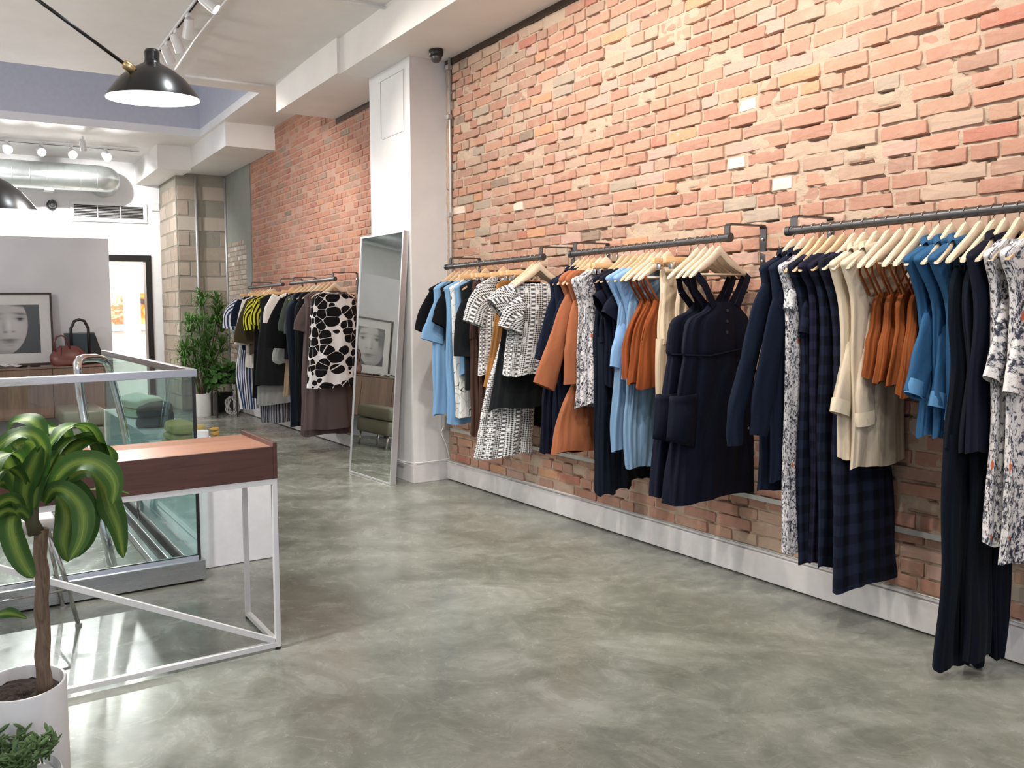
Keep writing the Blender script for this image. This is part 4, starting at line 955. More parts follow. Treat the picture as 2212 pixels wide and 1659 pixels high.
for u, v, Yd in [(440, 645, 11.1), (470, 655, 11.2), (430, 700, 10.9), (455, 700, 11.1), (410, 700, 11.0), (475, 700, 11.1), (400, 755, 10.9), (425, 750, 10.9), (450, 740, 11.0), (480, 745, 11.1), (440, 780, 10.95), (395, 775, 10.9), (460, 770, 11.05), (425, 800, 10.9), (470, 680, 11.2)]:
    tops.append(at(u, v, Yd))
for i, t_ in enumerate(tops):
    b0 = pp + Vector((random.uniform(-.05, .05), random.uniform(-.05, .05), .28))
    MB().tube([b0, b0.lerp(t_, .5) + Vector((0, 0, .06)), t_], [.014, .011, .007], 6).build('cane', MT['bark'] if i % 2 else MT['palm'], e, smooth=True)
tf = MB()
for t_ in tops:
    strap_tuft(tf, t_, 60, .26, .020); strap_tuft(tf, t_ + Vector((random.uniform(-.05, .05), 0, -.12)), 34, .24, .018)
o = tf.build('foliage', MT['palm'], e); tag(o, kind='stuff')
pp2 = Vector((3.36, 10.85, 0)); e = empty('plant_stand', tuple(pp2), 'black metal plant stand in the corner before the concrete pier', 'plant stand')
for sx in (-1, 1):
    for sy in (-1, 1): MB().tube([(pp2.x + sx * .15, pp2.y + sy * .13, 0), (pp2.x + sx * .14, pp2.y + sy * .12, .5)], .012, 6).build('leg', MT['black'], e)
MB().box(pp2.x - .16, pp2.y - .14, .47, pp2.x + .16, pp2.y + .14, .49).build('tray', MT['black'], e)
e = empty('round_leaf_plant', (pp2.x, pp2.y, .49), 'trailing round leaved green plant in a black pot on the metal stand', 'plant')
MB().lathe([(.001, .0), (.09, 0), (.12, .17), (.11, .17), (.1, .12), (.001, .12)], (pp2.x, pp2.y, .492), 24).build('pot', MT['black'], e, smooth='a')
tf = MB()
for k in range(230):
    a_ = random.uniform(0, 2 * PI); rr = .26 * math.sqrt(random.random()) + .02; c = Vector((pp2.x + rr * math.cos(a_), pp2.y + rr * math.sin(a_) * .8, .72 - (rr ** 2) * 3.2 + random.uniform(-.10, .10)))
    nn = Vector((random.uniform(-.6, .6), random.uniform(-1, .2), random.uniform(.1, 1))).normalized(); u1 = nn.orthogonal().normalized(); u2 = nn.cross(u1); s_ = random.uniform(.022, .045)
    tf.add([c] + [c + (u1 * math.cos(b) + u2 * math.sin(b)) * s_ + nn * .006 for b in np.linspace(0, 2 * PI, 8)[:-1]], [(0, j + 1, (j + 1) % 7 + 1) for j in range(7)], [(.5, .5)] * 8)
o = tf.build('foliage', MT['ivy'], e); tag(o, kind='stuff')
gp = Vector((3.27, 11.25, 0)); e = empty('low_leafy_plant', tuple(gp), 'low pale leaved plant in a grey white pot behind the stand', 'plant'); pot(e, gp, .11, .28, 'galv')
tf = MB(); strap_tuft(tf, gp + Vector((0, -.05, .36)), 50, .20, .05); o = tf.build('foliage', MT['palm'], e); tag(o, kind='stuff')
cc = []
for k in range(180):
    a_ = k * .36; c = (3.52, 10.98, .13); w1 = .09 + .035 * math.sin(k * .7); cc.append((c[0] + w1 * math.cos(a_), c[1] + .02 * math.sin(k * .13), c[2] + w1 * math.sin(a_) * 1.1))
cc += [(3.55, 11.0, .3), (3.48, 11.1, .5), (3.45, 11.2, .55)]
tag(MB().tube(cc, .006, 5).build('coiled_cable', MT['plastic'], smooth=True), 'coiled white cable hanging in the corner by the plant stand', 'cable')
tag(MB().box(3.38, 11.25, .01, 3.62, 11.4, .3).build('speaker_box', MT['black'], bevel=.01), 'black box on the floor behind the coiled cable', 'box')

# ------------------------------------------------------------------ clothes rails
XR, ZR = 3.446, 1.795
def rail(y0, y1, label, group, brk):
    e = empty('clothes_rail', (XR, (y0 + y1) / 2, ZR), label, 'rail', group)
    MB().tube([(XR, y0, ZR), (XR, y1, ZR)], .0195, 16).build('rod', MT['iron'], e, smooth='a')
    for y in (y0, y1): 
        s_ = 1 if y == y0 else -1
        MB().lathe([(.0195, .022), (.0230, .022), (.0230, 0), (.017, -.001), (.0165, .012), (.001, .012)], (XR, y, ZR), 16, (0, s_, 0)).build('end_collar', MT['iron'], e, smooth='a')
    for y in brk:
        b = MB(); w = .016; zt = ZR + .068; pts = [(XR, ZR + .012), (XR, zt - .012), (XR + .012, zt), (WX - .022, zt), (WX - .010, zt - .012), (WX - .010, zt - .22)]
        t = .004; vs, fs = [], []
        for i, (x, z) in enumerate(pts):
            n_ = [(-1, 0), (-.9, .45), (-.45, .9), (.45, .9), (.9, .45), (1, 0)][i]
            for s_ in (-1, 1):
                for yy in (y - w, y + w): vs.append((x + n_[0] * t * s_ * -1 if False else x - n_[0] * t * s_, yy, z - n_[1] * t * s_))
        for i in range(len(pts) - 1):
            a = i * 4; fs += [(a, a + 1, a + 5, a + 4), (a + 2, a + 6, a + 7, a + 3), (a, a + 4, a + 6, a + 2), (a + 1, a + 3, a + 7, a + 5)]
        fs += [(0, 2, 3, 1), (len(vs) - 4, len(vs) - 3, len(vs) - 1, len(vs) - 2)]
        o = b.add(vs, fs).build('bracket', MT['iron'], e)
        MB().lathe([(.001, -.006), (.007, -.004), (.007, 0)], (WX - .016, y, zt - .07), 10, (1, 0, 0)).lathe([(.001, -.006), (.007, -.004), (.007, 0)], (WX - .016, y, zt - .18), 10, (1, 0, 0)).build('bolt', MT['chrome'], e)
GR = 'dark pipe clothes rails on the brick wall'
rail(1.20, 2.352, 'dark steel pipe rail nearest the camera, holding blue and floral clothes', GR, (1.30, 2.318))
rail(2.65, 3.81, 'dark steel pipe rail in the middle, holding rust and navy clothes', GR, (2.672, 3.765))
rail(4.06, 5.22, 'dark steel pipe rail beside the white column, holding black and gingham clothes', GR, (4.09, 5.16))
rail(7.26, 8.46, 'dark steel pipe rail just behind the mirror', GR, (7.32, 8.38))
rail(8.70, 9.90, 'farthest dark steel pipe rail before the concrete pier', GR, (8.78, 9.82))

# ------------------------------------------------------------------ hangers
def hanger_mesh(kind):
    mb = MB()
    if kind == 'bar':
        mb.box(-.185, -.011, -.112, .185, .011, -.082); return mb
    n, k = 28, 8; vs, fs, uv = [], [], []
    for i in range(n + 1):
        s_ = -1 + 2 * i / n; a_ = abs(s_); x = .218 * s_; z = -.082 - .112 * a_ ** 1.12 + .020 * math.exp(-(a_ / .20) ** 2)
        h = .017 * (1 - a_ ** 1.5) + .009 * (1 if a_ < .97 else .6); th = .0105 + .002 * a_ if a_ < .97 else .009; yo = -.006 * a_ ** 2
        for j in range(k):
            b = 2 * PI * j / k + PI / 8; vs.append((x, yo + th * math.copysign(abs(math.cos(b)) ** .6, math.cos(b)), z + h * math.copysign(abs(math.sin(b)) ** .7, math.sin(b)))); uv.append((x, j / k))
    for i in range(n):
        for j in range(k): a = i * k + j; b = i * k + (j + 1) % k; fs.append((a, b, b + k, a + k))
    fs.append(tuple(range(k - 1, -1, -1))); fs.append(tuple(range(n * k, n * k + k)))
    mb.add(vs, fs, uv)
    return mb
def proto(mb, name, m, smooth='a', bevel=0):
    o = mb.build(name, m, None, smooth=smooth, bevel=bevel, loc=(0, 0, 0)); me = o.data; bpy.data.objects.remove(o); return me
HM = {('shoulder', 0): proto(hanger_mesh('s'), 'arms', MT['hangerpale']), ('shoulder', 1): proto(hanger_mesh('s'), 'arms', MT['hanger']), ('bar', 0): proto(hanger_mesh('bar'), 'bar', MT['bar'], bevel=.002)}
hk = [(0, 0, -.075), (0, 0, -.052)] + [(.0225 * math.sin(a), 0, .0225 * -math.cos(a)) for a in np.linspace(.15, 4.4, 14)]
HOOK = proto(MB().tube(hk, .0017, 6), 'hook', MT['wire'], smooth=True)
DOWEL = proto(MB().tube([(-.165, -.016, -.182), (.165, -.016, -.182)], .005, 8), 'trouser_dowel', MT['hangerpale'], smooth=True)
clipm = proto(MB().box(-.012, -.014, -.145, .012, .014, -.105), 'clip', MT['chrome'], bevel=.003)
def hanger(y, of, kind='shoulder', dowel=False, rz=0, tone=0, grp='wooden hangers'):
    e = empty('coat_hanger', (XR, y, ZR), None, 'hanger', grp, rz)
    e['label'] = ('golden flat bar clip hanger of the ' if kind == 'bar' else 'pale wooden hanger of the ') + of
    link(bpy.data.objects.new('hook', HOOK), e)
    link(bpy.data.objects.new('bar' if kind == 'bar' else 'arms', HM[(kind, tone if kind == 'shoulder' else 0)]), e)
    if dowel: link(bpy.data.objects.new('trouser_dowel', DOWEL), e)
    if kind == 'bar':
        for s_ in (-1, 1): o = link(bpy.data.objects.new('clip', clipm), e); o.location = (s_ * .13, 0, 0)
    return e

# ------------------------------------------------------------------ garments
def crom(v, n):
    """smooth resample of a list of tuples"""
    v = np.array(v, float); k = len(v); out = []
    for i in range(n + 1):
        t = i / n * (k - 1); a = min(int(t), k - 2); f = t - a
        p0, p1, p2, p3 = v[max(a - 1, 0)], v[a], v[a + 1], v[min(a + 2, k - 1)]
        out.append(.5 * (2 * p1 + (p2 - p0) * f + (2 * p0 - 5 * p1 + 4 * p2 - p3) * f * f + (3 * p1 - p0 - 3 * p2 + p3) * f ** 3))
    return out
def loft_body(e, y, rows, m, name='body', nf=9, A=.007, sway=0, seed=0, hemw=.008, nu=76, nv=30, asc=(1, 1)):
    """rows: (z, xl, xr, t) from top to bottom; xl and xr relative to the rail"""
    R_ = random.Random(seed + int(y * 1000)); ph = [R_.uniform(0, 6.28) for _ in range(6)]
    rs = crom(rows, nv); vs, fs, uv = [], [], []; hwm = max(r[2] - r[1] for r in rs)
    ztop, zb = rs[0][0], rs[-1][0]
    for i, (z, xl, xr, t) in enumerate(rs):
        g = (ztop - z) / (ztop - zb); gg = min(1, g * 1.6); mx, hw = (xl + xr) / 2, (xr - xl) / 2; Ag = A * (.18 + .82 * gg)
        for j in range(nu):
            a = 2 * PI * j / nu; c, s_ = math.cos(a), math.sin(a)
            fr_ = nf / 6.0; nv_ = Vector((c * fr_ * 1.9 + ph[0], s_ * fr_ * 1.9 + ph[1], z * 1.1 + ph[2] * 7))
            f = 1.7 * mnoise.noise(nv_) + .9 * mnoise.noise(nv_ * 2.3) + .3 * math.sin(nf * a + ph[1] + 1.2 * g)
            x = mx + math.copysign(abs(c) ** .9, c) * hw + Ag * f * c * 1.2
            yy = math.copysign(abs(s_) ** (.32 + .43 * min(1, gg * 1.3)), s_) * t + Ag * f * (abs(s_) * .9 + .25) * (1 if s_ >= 0 else -1) + .004 * math.sin(3 * g * PI + ph[3] + x * 9)
            x = min(x, WX - .016 - XR)
            zz = z + (hemw * math.sin(3 * a + ph[4]) * g ** 4) + .004 * f * g ** 3
            vs.append((XR + x, y + yy + sway * g * g, zz)); uv.append((j / nu * hwm * 2.1 * asc[0], z * asc[1]))
    for i in range(nv):
        for j in range(nu):
            a, b = i * nu + j, i * nu + (j + 1) % nu; fs.append((a, b, b + nu, a + nu))
    # one uv seam column at the back is fine
    return MB().add(vs, fs, uv).build(name, m, e, smooth=True)
def sleeve(e, pts, aw, bw, m, name='sleeve', seed=0, A=.0045, n=20, k=22, open_=1.0):
    R_ = random.Random(seed); ph = [R_.uniform(0, 6.28) for _ in range(4)]
    P = crom([(p[0], p[1], p[2], a_, b_) for p, a_, b_ in zip(pts, aw, bw)], n); vs, fs, uv = [], [], []; L = 0
    for i, q in enumerate(P):
        p = Vector(q[:3]); d = Vector(P[min(i + 1, n)][:3]) - Vector(P[max(i - 1, 0)][:3]); d.normalize()
        lat = d.cross(Vector((0, 1, 0))).normalized(); nn = lat.cross(d).normalized()
        if i: L += (p - Vector(P[i - 1][:3])).length
        for j in range(k):
            a = 2 * PI * j / k; nq = Vector((math.cos(a) * 1.3 + ph[0] * 3, math.sin(a) * 1.3, L * 7 + ph[1] * 5)); f = A * (2.0 * mnoise.noise(nq) + 1.3 * mnoise.noise(nq * 2.2) + .25 * math.sin(3 * a + ph[2])) * min(1, .4 + i / n)
            v = p + lat * math.cos(a) * (q[3] + f) + nn * math.sin(a) * (q[4] + f)
            v.x = min(v.x, WX - .014)
            vs.append(v); uv.append((j / k * 2.2 * (q[3] + q[4]), L))
    for i in range(n):
        for j in range(k): a, b = i * k + j, i * k + (j + 1) % k; fs.append((a, b, b + k, a + k))
    o = MB().add(vs, fs, uv).build(name, m, e, smooth=True)
    return o, P
def ribbon(e, pts, w, m, name='strap', dirv=(1, 0, 0), t=.003):
    mb = MB(); P = [Vector(p) for p in pts]
    for a, b in zip(P[:-1], P[1:]): mb.bar(a, b + (b - a) * .02, w, t, (0, 1, 0)) 
    return mb.build(name, m, e)
CNT = [0]
def garment(name, y, m, label, cat, group, of=None, hem=.8, w=.205, wh=None, t=.020, A=.007, sl=None, aw=None, bw=.019, cuff=None, collar=False, rows=None,
            hk_='shoulder', hang=True, sway=0, nf=9, sm=None, dowel=False, hy=None, tone=0, extra=None, top=1.668, neck=.085, xo=0, hgrp='wooden hangers', asc=(1, 1), rs_=True, wl=None):
    CNT[0] += 1; seed = CNT[0] * 17; wh = w if wh is None else wh
    e = empty(name, (XR, y, hem), label, cat, group)
    if rows is None:
        rows = [(top + .008, -neck - .030 + xo, neck + .030 + xo, .022), (top - .014, -neck - .075 + xo, neck + .075 + xo, .024), (top - .045, -.224 + xo * .3, .224 + xo * .3, .024), (top - .085, -.218 + xo * .5, .218 + xo * .5, .022), (top - .22, -w + xo, w + xo, t), ((top + hem) / 2 - .05, -(w + wh) / 2 + xo, (w + wh) / 2 + xo, t * 1.05), (hem + .1, -wh + xo, wh + xo, t * 1.25), (hem, -wh * 1.02 + xo, wh * 1.02 + xo, t * 1.3)]
        if wl is not None:
            k_ = [1, 1, 1, .9, .35, .08, 0, 0]; rows = [(z, xl_ * q + (-wl) * (1 - q), xr_, t_) for (z, xl_, xr_, t_), q in zip(rows, k_)]
    loft_body(e, y, rows, CL[m], nf=nf, A=A, sway=sway, seed=seed, asc=asc)
    sm_ = CL[sm or m]
    if sl:
        pts = [at(u, v, y) for u, v in sl]; pts[0].x = max(pts[0].x, XR - w + .02)
        for i, p in enumerate(pts): p.y = y - .006 * min(i, 2)
        bb_ = [bw * (.8 + .3 * i / len(pts)) for i in range(len(pts))]
        o, P = sleeve(e, pts, aw, bb_, sm_, seed=seed)
        if rs_:
            rp = [Vector((min(XR + (XR - p.x) * .72, WX - .05), y + .004, p.z)) for p in pts]
            sleeve(e, rp, [min(a_, WX - .016 - q.x) for a_, q in zip(aw, rp)], bb_, sm_, seed=seed + 5)
        if cuff:
            a = Vector(P[-3][:3]); b = Vector(P[-1][:3]); d = (b - a).normalized(); b2 = b + d * .008; a2 = b - d * .052
            sleeve(e, [a2, a2.lerp(b2, .5), b2], [aw[-1] * 1.06, aw[-1] * 1.10, aw[-1] * 1.05], [bb_[-1] * 1.12] * 3, CL[cuff], 'cuff', seed + 3, .002, 6)
    if collar:
        cp = [(XR - neck - .035, y - .018, top + .002), (XR - neck * .5, y - .028, top + .022), (XR, y - .030, top + .006), (XR + neck * .5, y - .028, top + .022), (XR + neck + .035, y - .018, top + .002), (XR + neck * .7, y + .020, top + .032), (XR - neck * .7, y + .020, top + .032), (XR - neck - .035, y - .018, top + .002)]
        MB().tube(crom(cp, 24), .0125, 8, cap=False, sy=1.5).build('collar', sm_, e, smooth=True)
    if extra: extra(e, y, seed)
    if hang: hanger(y if hy is None else hy, of or label, hk_, dowel, random.uniform(-.05, .05), tone, hgrp)
    return e
def btn(e, px, py, y, m=None, r=.006): 
    p = at(px, py, y); MB().lathe([(.001, -.004), (r, -.003), (r, 0)], p, 12, (0, 1, 0)).build('button', MT['iron'], e, smooth='a')

RN, RM, RC, RR, RF = 'near rail', 'middle rail', 'rail beside the column', 'rear rail', 'farthest rail'
# --- near rail
garment('navy_shirt', 2.319, 'navy', 'navy long sleeved shirt at the far end of the near rail', 'shirt', 'navy shirts on the near rail', 'far navy shirt on the near rail', hem=.60, wh=.21, sl=[(1672, 590), (1643, 660), (1612, 780), (1585, 890), (1583, 960)], aw=[.038, .052, .058, .054, .044], collar=True, A=.008)
garment('navy_shirt', 2.268, 'navy', 'navy long sleeved shirt with a buttoned cuff, second on the near rail', 'shirt', 'navy shirts on the near rail', 'buttoned cuff navy shirt', hem=.655, wh=.20, sl=[(1703, 590), (1678, 680), (1658, 780), (1642, 870), (1633, 940)], aw=[.038, .062, .074, .066, .052], collar=True, extra=lambda e, y, s: btn(e, 1617, 925, y - .035))
garment('floral_dress', 2.222, 'floral', 'slim black and white floral dress between navy shirt and check dress', 'dress', None, 'slim floral dress', hem=.33, w=.19, wh=.14, xo=-.0, sl=[(1727, 600), (1710, 640), (1700, 672)], aw=[.035, .045, .040], tone=1, wl=.17)
garment('check_dress', 2.180, 'check', 'navy check short sleeved dress, farthest of the four on the near rail', 'dress', 'navy check dresses', 'farthest check dress', hem=.28, wh=.13, sl=[(1768, 595), (1748, 655), (1733, 722)], aw=[.035, .048, .040], A=.009, tone=1, wl=.11)
garment('check_dress', 2.135, 'check2', 'purplish navy check dress, second farthest of the four', 'dress', 'navy check dresses', 'purplish check dress', hem=.30, wh=.12, sl=[(1800, 590), (1782, 680), (1778, 745)], aw=[.032, .042, .035], A=.009, tone=1, wl=.10)
garment('check_dress', 2.088, 'check', 'navy check dress, third of the four, with a drooping sleeve', 'dress', 'navy check dresses', 'third check dress', hem=.29, wh=.15, sl=[(1832, 585), (1815, 680), (1803, 780)], aw=[.035, .045, .036], A=.009, tone=1, wl=.12)
garment('check_dress', 2.042, 'check', 'long flared dark check dress hanging lowest, beside the cream coats', 'dress', 'navy check dresses', 'long flared check dress', hem=.235, wh=.235, xo=.02, sl=[(1858, 585), (1838, 690), (1820, 770)], aw=[.034, .042, .034], A=.010, sway=-.08, t=.026, rows=[(1.676, -.115, .115, .022), (1.654, -.16, .16, .024), (1.623, -.224, .224, .024), (1.46, -.15, .20, .022), (1.15, -.12, .21, .024), (.7, -.13, .24, .027), (.36, -.19, .26, .030), (.235, -.21, .27, .030)])
garment('cream_coat', 1.998, 'cream', 'cream linen long sleeved coat with turned up cuff, the farther of two', 'coat', 'cream coats', 'farther cream coat', hem=.79, wh=.215, sl=[(1885, 570), (1855, 640), (1838, 740), (1820, 830), (1808, 890)], aw=[.036, .045, .050, .056, .060], cuff='cuffin', collar=True, bw=.021, wl=.13)
garment('cream_coat', 1.950, 'cream', 'cream linen coat with turned up cuff, the nearer of two, beside rust tops', 'coat', 'cream coats', 'nearer cream coat', hem=.76, wh=.25, sl=[(1920, 570), (1892, 640), (1874, 740), (1862, 840), (1862, 912)], aw=[.038, .048, .054, .058, .062], cuff='cuffin', collar=True, bw=.022, wl=.13)
def straps(dx0=.185, z0=1.605, dx1=.09, z1=1.47, w=.012, m='rust3', dz=0):
    def f(e, y, s):
        for s_ in (-1, 1): 
            ribbon(e, [(XR + s_ * dx0, y - .012, z0 + .012), (XR + s_ * (dx0 * .75 + dx1 * .25), y - .016, z0 - .03), (XR + s_ * dx1, y - .016, z1 - .01)], w, CL[m])
            ribbon(e, [(XR + s_ * dx0, y + .004, z0 + .012), (XR + s_ * (dx0 * .75 + dx1 * .25), y + .014, z0 - .03), (XR + s_ * dx1, y + .014, z1 - .01)], w, CL[m])
    return f
def cami(y, m, label, of, hem, group, w=.21, A=.011, tone=0, top=1.50, hgrp='wooden hangers', xo=0):
    rows = [(top, -.10, .10, .013), (top - .05, -.125, .125, .016), (top - .14, -w + .03, w - .03, .018), ((top + hem) / 2 - .03, -w, w, .020), (hem + .05, -w * 1.08, w * 1.08, .023), (hem, -w * 1.1, w * 1.1, .024)]
    rows = [(z, a + xo * (1 if i > 1 else .4), b + xo * .4, t) for i, (z, a, b, t) in enumerate(rows)]
    return garment('strappy_top', y, m, label, 'top', group, of, hem=hem, rows=rows, A=A, nf=11, extra=straps(m=m, z1=top), dowel=True, tone=tone, hgrp=hgrp)
cami(1.903, 'rust3', 'rust strappy top right beside the cream coats', 'rust top by the cream coats', 1.15, 'rust strappy tops on the near rail', xo=.10)
cami(1.854, 'rust3', 'rust strappy top, second one after the cream coats', 'second rust top on the near rail', 1.13, 'rust strappy tops on the near rail', xo=.10)
cami(1.810, 'rust3', 'rust strappy top, third one after the cream coats', 'third rust top on the near rail', 1.12, 'rust strappy tops on the near rail', xo=.10)
cami(1.765, 'rust3', 'rust strappy top, half hidden behind the blue shirts', 'rust top by the blue shirts', 1.08, 'rust strappy tops on the near rail', xo=.10)
for y, sl, n_, of in ((1.712, [(2050, 565), (2012, 680), (1986, 780), (1968, 852)], 'farthest of the three mid blue denim shirts with rolled sleeves', 'farthest blue denim shirt'),
                      (1.668, [(2090, 560), (2052, 680), (2036, 790), (2020, 878)], 'middle one of the three mid blue denim shirts', 'middle blue denim shirt'),
                      (1.620, [(2122, 560), (2088, 680), (2070, 800), (2056, 905)], 'nearest of the three mid blue denim shirts', 'nearest blue denim shirt')):
    garment('denim_shirt', y, 'blue', n_, 'shirt', 'blue denim shirts', of, hem=.92, wh=.20, sl=sl, aw=[.042, .058, .064, .056], cuff='bluein', collar=True, bw=.021, wl=.07)
def thin(e, y, s): straps(dx0=.17, dx1=.11, z1=1.58, m='velvet')(e, y, s)
for y, hm, lb, of in ((1.572, .02, 'near black velvet jumpsuit with one long thin leg reaching the floor', 'long velvet jumpsuit'), (1.528, .05, 'dark navy wide legged jumpsuit behind the floral blouses', 'wide legged jumpsuit')):
    e = garment('navy_jumpsuit', y, 'velvet', lb, 'jumpsuit', 'dark jumpsuits', of, hem=.9, rows=[(1.59, -.15, .15, .014), (1.50, -.175, .175, .018), (1.2, -.15, .17, .02), (.9, -.17, .20, .024)], extra=thin, dowel=True, A=.010)
    for k, (xa, xb) in enumerate((((-.17, .00) if y > 1.55 else (-.08, .10)), ((.02, .20) if y > 1.55 else (.10, .26)))):
        loft_body(e, y + .002, [(.96, xa, xb, .024), (.6, xa + .01, xb - .01, .023), (.3, xa + .015, xb - .02, .022), (hm + (.02 if k == 0 else -.01), xa + (.0 if k == 0 else .04), xb - (.0 if k == 0 else .07), .022)], CL['velvet'], 'leg', nf=5, A=.009, seed=k + 9)
garment('navy_cardigan', 1.492, 'navy2', 'dark navy top seen by its shoulder beside the first floral blouse', 'top', None, 'dark navy top by the floral blouses', hem=.9, w=.19, collar=True)
garment('floral_blouse', 1.448, 'floral2', 'large ink floral blouse with flared sleeve, the farther of two at the right edge', 'blouse', 'floral blouses', 'farther floral blouse', hem=.56, w=.19, wh=.17, sl=[(2188, 590), (2166, 680), (2148, 770), (2136, 822)], aw=[.035, .046, .052, .055], tone=0, A=.008, wl=.13)
garment('floral_blouse', 1.395, 'floral2', 'large ink floral blouse cut by the right edge of the photo', 'blouse', 'floral blouses', 'floral blouse at the right edge', hem=.50, w=.19, wh=.18, sl=[(2235, 600), (2206, 700), (2188, 790), (2178, 850)], aw=[.035, .046, .050, .055], tone=1, A=.008, wl=.13)
# --- middle rail
garment('navy_jacket', 3.735, 'navy', 'navy long sleeved jacket at the far end of the middle rail', 'jacket', 'navy jackets on the middle rail', 'far navy jacket on the middle rail', hem=.60, wh=.19, sl=[(1218, 612), (1192, 680), (1176, 740), (1166, 778)], aw=[.045, .055, .055, .05], collar=True, tone=1)
garment('navy_jacket', 3.692, 'navy', 'navy long sleeved jacket second on the middle rail beside the rust jackets', 'jacket', 'navy jackets on the middle rail', 'navy jacket by the rust ones', hem=.57, wh=.18, sl=[(1236, 612), (1212, 680), (1200, 740), (1190, 790)], aw=[.045, .055, .055, .05], collar=True, tone=1, A=.012)
garment('rust_jacket', 3.648, 'rust', 'terracotta jacket with wide frayed sleeve, the farther of two', 'jacket', 'terracotta jackets', 'farther terracotta jacket', hem=.92, wh=.21, sl=[(1258, 605), (1222, 680), (1196, 760), (1172, 835)], aw=[.05, .065, .075, .085], tone=1, bw=.024, neck=.12, top=1.675, wl=.12)
garment('rust_jacket', 3.600, 'rust', 'terracotta jacket with wide sleeve, the nearer of two', 'jacket', 'terracotta jackets', 'nearer terracotta jacket', hem=.90, wh=.21, sl=[(1275, 605), (1247, 680), (1238, 760), (1238, 828)], aw=[.05, .062, .075, .085], tone=1, bw=.024, neck=.12, top=1.675, wl=.12)
garment('rust_skirt', 3.625, 'rust', 'flared terracotta skirt showing below the terracotta jackets', 'skirt', None, hem=.585, rows=[(1.0, -.14, .02, .02), (.88, -.22, .04, .025), (.72, -.27, .07, .03), (.585, -.30, .10, .032)], hang=False, A=.010, nf=6)
garment('floral_sundress', 3.545, 'floral', 'sleeveless black and white floral dress beside the terracotta jackets', 'dress', 'floral dresses on the middle rail', 'first floral sundress', hem=.86, w=.17, wh=.19, A=.012, dowel=True)
garment('floral_sundress', 3.50, 'floral', 'second sleeveless floral dress mostly hidden behind the dark jeans', 'dress', 'floral dresses on the middle rail', 'hidden floral sundress', hem=.88, w=.17, wh=.18, A=.012, dowel=True)
def trousers(name, y, m, label, of, hem, xl, xr, group=None, top=1.665, A=.008, cat='trousers', legs=2, hwv=0):
    mid = (xl + xr) / 2; e = garment(name, y, m, label, cat, group, of, hem=hem, rows=[(top, xl + .03, xr - .03, .018), (top - .05, xl + .02, xr - .02, .022), (top - .3, xl + .005, xr - .005, .024), (top - .42, xl, xr, .024)], hk_='bar', A=A * .7, nf=7, hgrp='flat bar clip hangers')
    MB().tube([(XR + xl + .025, y - .022, top - .022), (XR + xr - .025, y - .022, top - .022)], .010, 6, sy=1.4).build('waistband', CL[m], e, smooth=True)
    for k, (a, b) in enumerate(((xl, mid - .004), (mid + .004, xr))):
        loft_body(e, y + .003, [(top - .38, a, b, .024), (.95, a, b, .022), (hem + .2, a - hwv, b + hwv, .021), (hem + k * .02, a - hwv * 1.5, b + hwv * 1.5, .021)], CL[m], 'leg', nf=5, A=A, seed=k)
    return e
trousers('dark_jeans', 3.455, 'denim', 'long dark denim jeans hanging from a flat bar hanger', 'dark jeans', .36, -.13, .10, 'dark jeans on the middle rail')
trousers('dark_jeans', 3.415, 'denim', 'second pair of long dark jeans, nearer the navy puff sleeve tops', 'second dark jeans', .35, -.13, .12, 'dark jeans on the middle rail')
garment('puff_sleeve_top', 3.365, 'navy2', 'navy top with short puffed sleeve, the farther of two', 'top', 'navy puff sleeve tops', 'farther navy puff sleeve top', hem=1.0, sl=[(1348, 612), (1318, 636), (1290, 660)], aw=[.05, .062, .07], bw=.03, tone=1, wl=.12)
garment('puff_sleeve_top', 3.315, 'navy2', 'navy top with short puffed sleeve, the nearer of two', 'top', 'navy puff sleeve tops', 'nearer navy puff sleeve top', hem=1.02, sl=[(1360, 615), (1332, 650), (1312, 688)], aw=[.05, .062, .07], bw=.03, tone=1, wl=.12)
garment('pale_blue_shirt', 3.262, 'ltblue', 'pale blue gathered sleeve shirt, the farther of two beside navy puff tops', 'shirt', 'pale blue shirts', 'farther pale blue shirt', hem=1.0, sl=[(1382, 608), (1358, 680), (1342, 740), (1330, 795)], aw=[.05, .065, .07, .06], tone=1, bw=.024, wl=.10)
garment('pale_blue_shirt', 3.212, 'ltblue', 'pale blue gathered sleeve shirt, the nearer of two beside rust tops', 'shirt', 'pale blue shirts', 'nearer pale blue shirt', hem=.98, sl=[(1398, 612), (1378, 690), (1364, 760), (1354, 822)], aw=[.045, .055, .055, .05], tone=1, bw=.022, wl=.10)
garment('linen_dress', 3.245, 'linenblue', 'light blue linen dress hem hanging below the pale blue shirts, left one', 'dress', 'light blue linen dresses', 'left linen dress', hem=.645, wh=.19, rows=[(1.62, -.10, .10, .010), (1.4, -.15, .15, .014), (1.0, -.17, .16, .02), (.8, -.19, .16, .022), (.645, -.19, .12, .024)], A=.010, hang=False)
garment('linen_dress', 3.175, 'linenblue', 'light blue linen dress hem beside the cream trousers, right one', 'dress', 'light blue linen dresses', 'right linen dress', hem=.555, rows=[(1.62, -.10, .10, .010), (1.4, -.15, .15, .014), (1.0, -.15, .13, .02), (.8, -.16, .10, .022), (.555, -.15, .06, .024)], A=.012, hang=True, tone=1)
garment('black_skirt', 3.295, 'black', 'black hem with ruffled edge hanging between the light blue dresses and jeans', 'dress', None, hem=.45, rows=[(1.5, -.08, .10, .012), (1.0, -.10, .12, .014), (.7, -.08, .20, .018), (.45, -.02, .22, .02)], A=.012, hang=False)
cami(3.135, 'rust2', 'rust pleated strappy top, farthest of three beside the cream trousers', 'farthest rust pleated top', 1.07, 'rust strappy tops on the middle rail', A=.016)
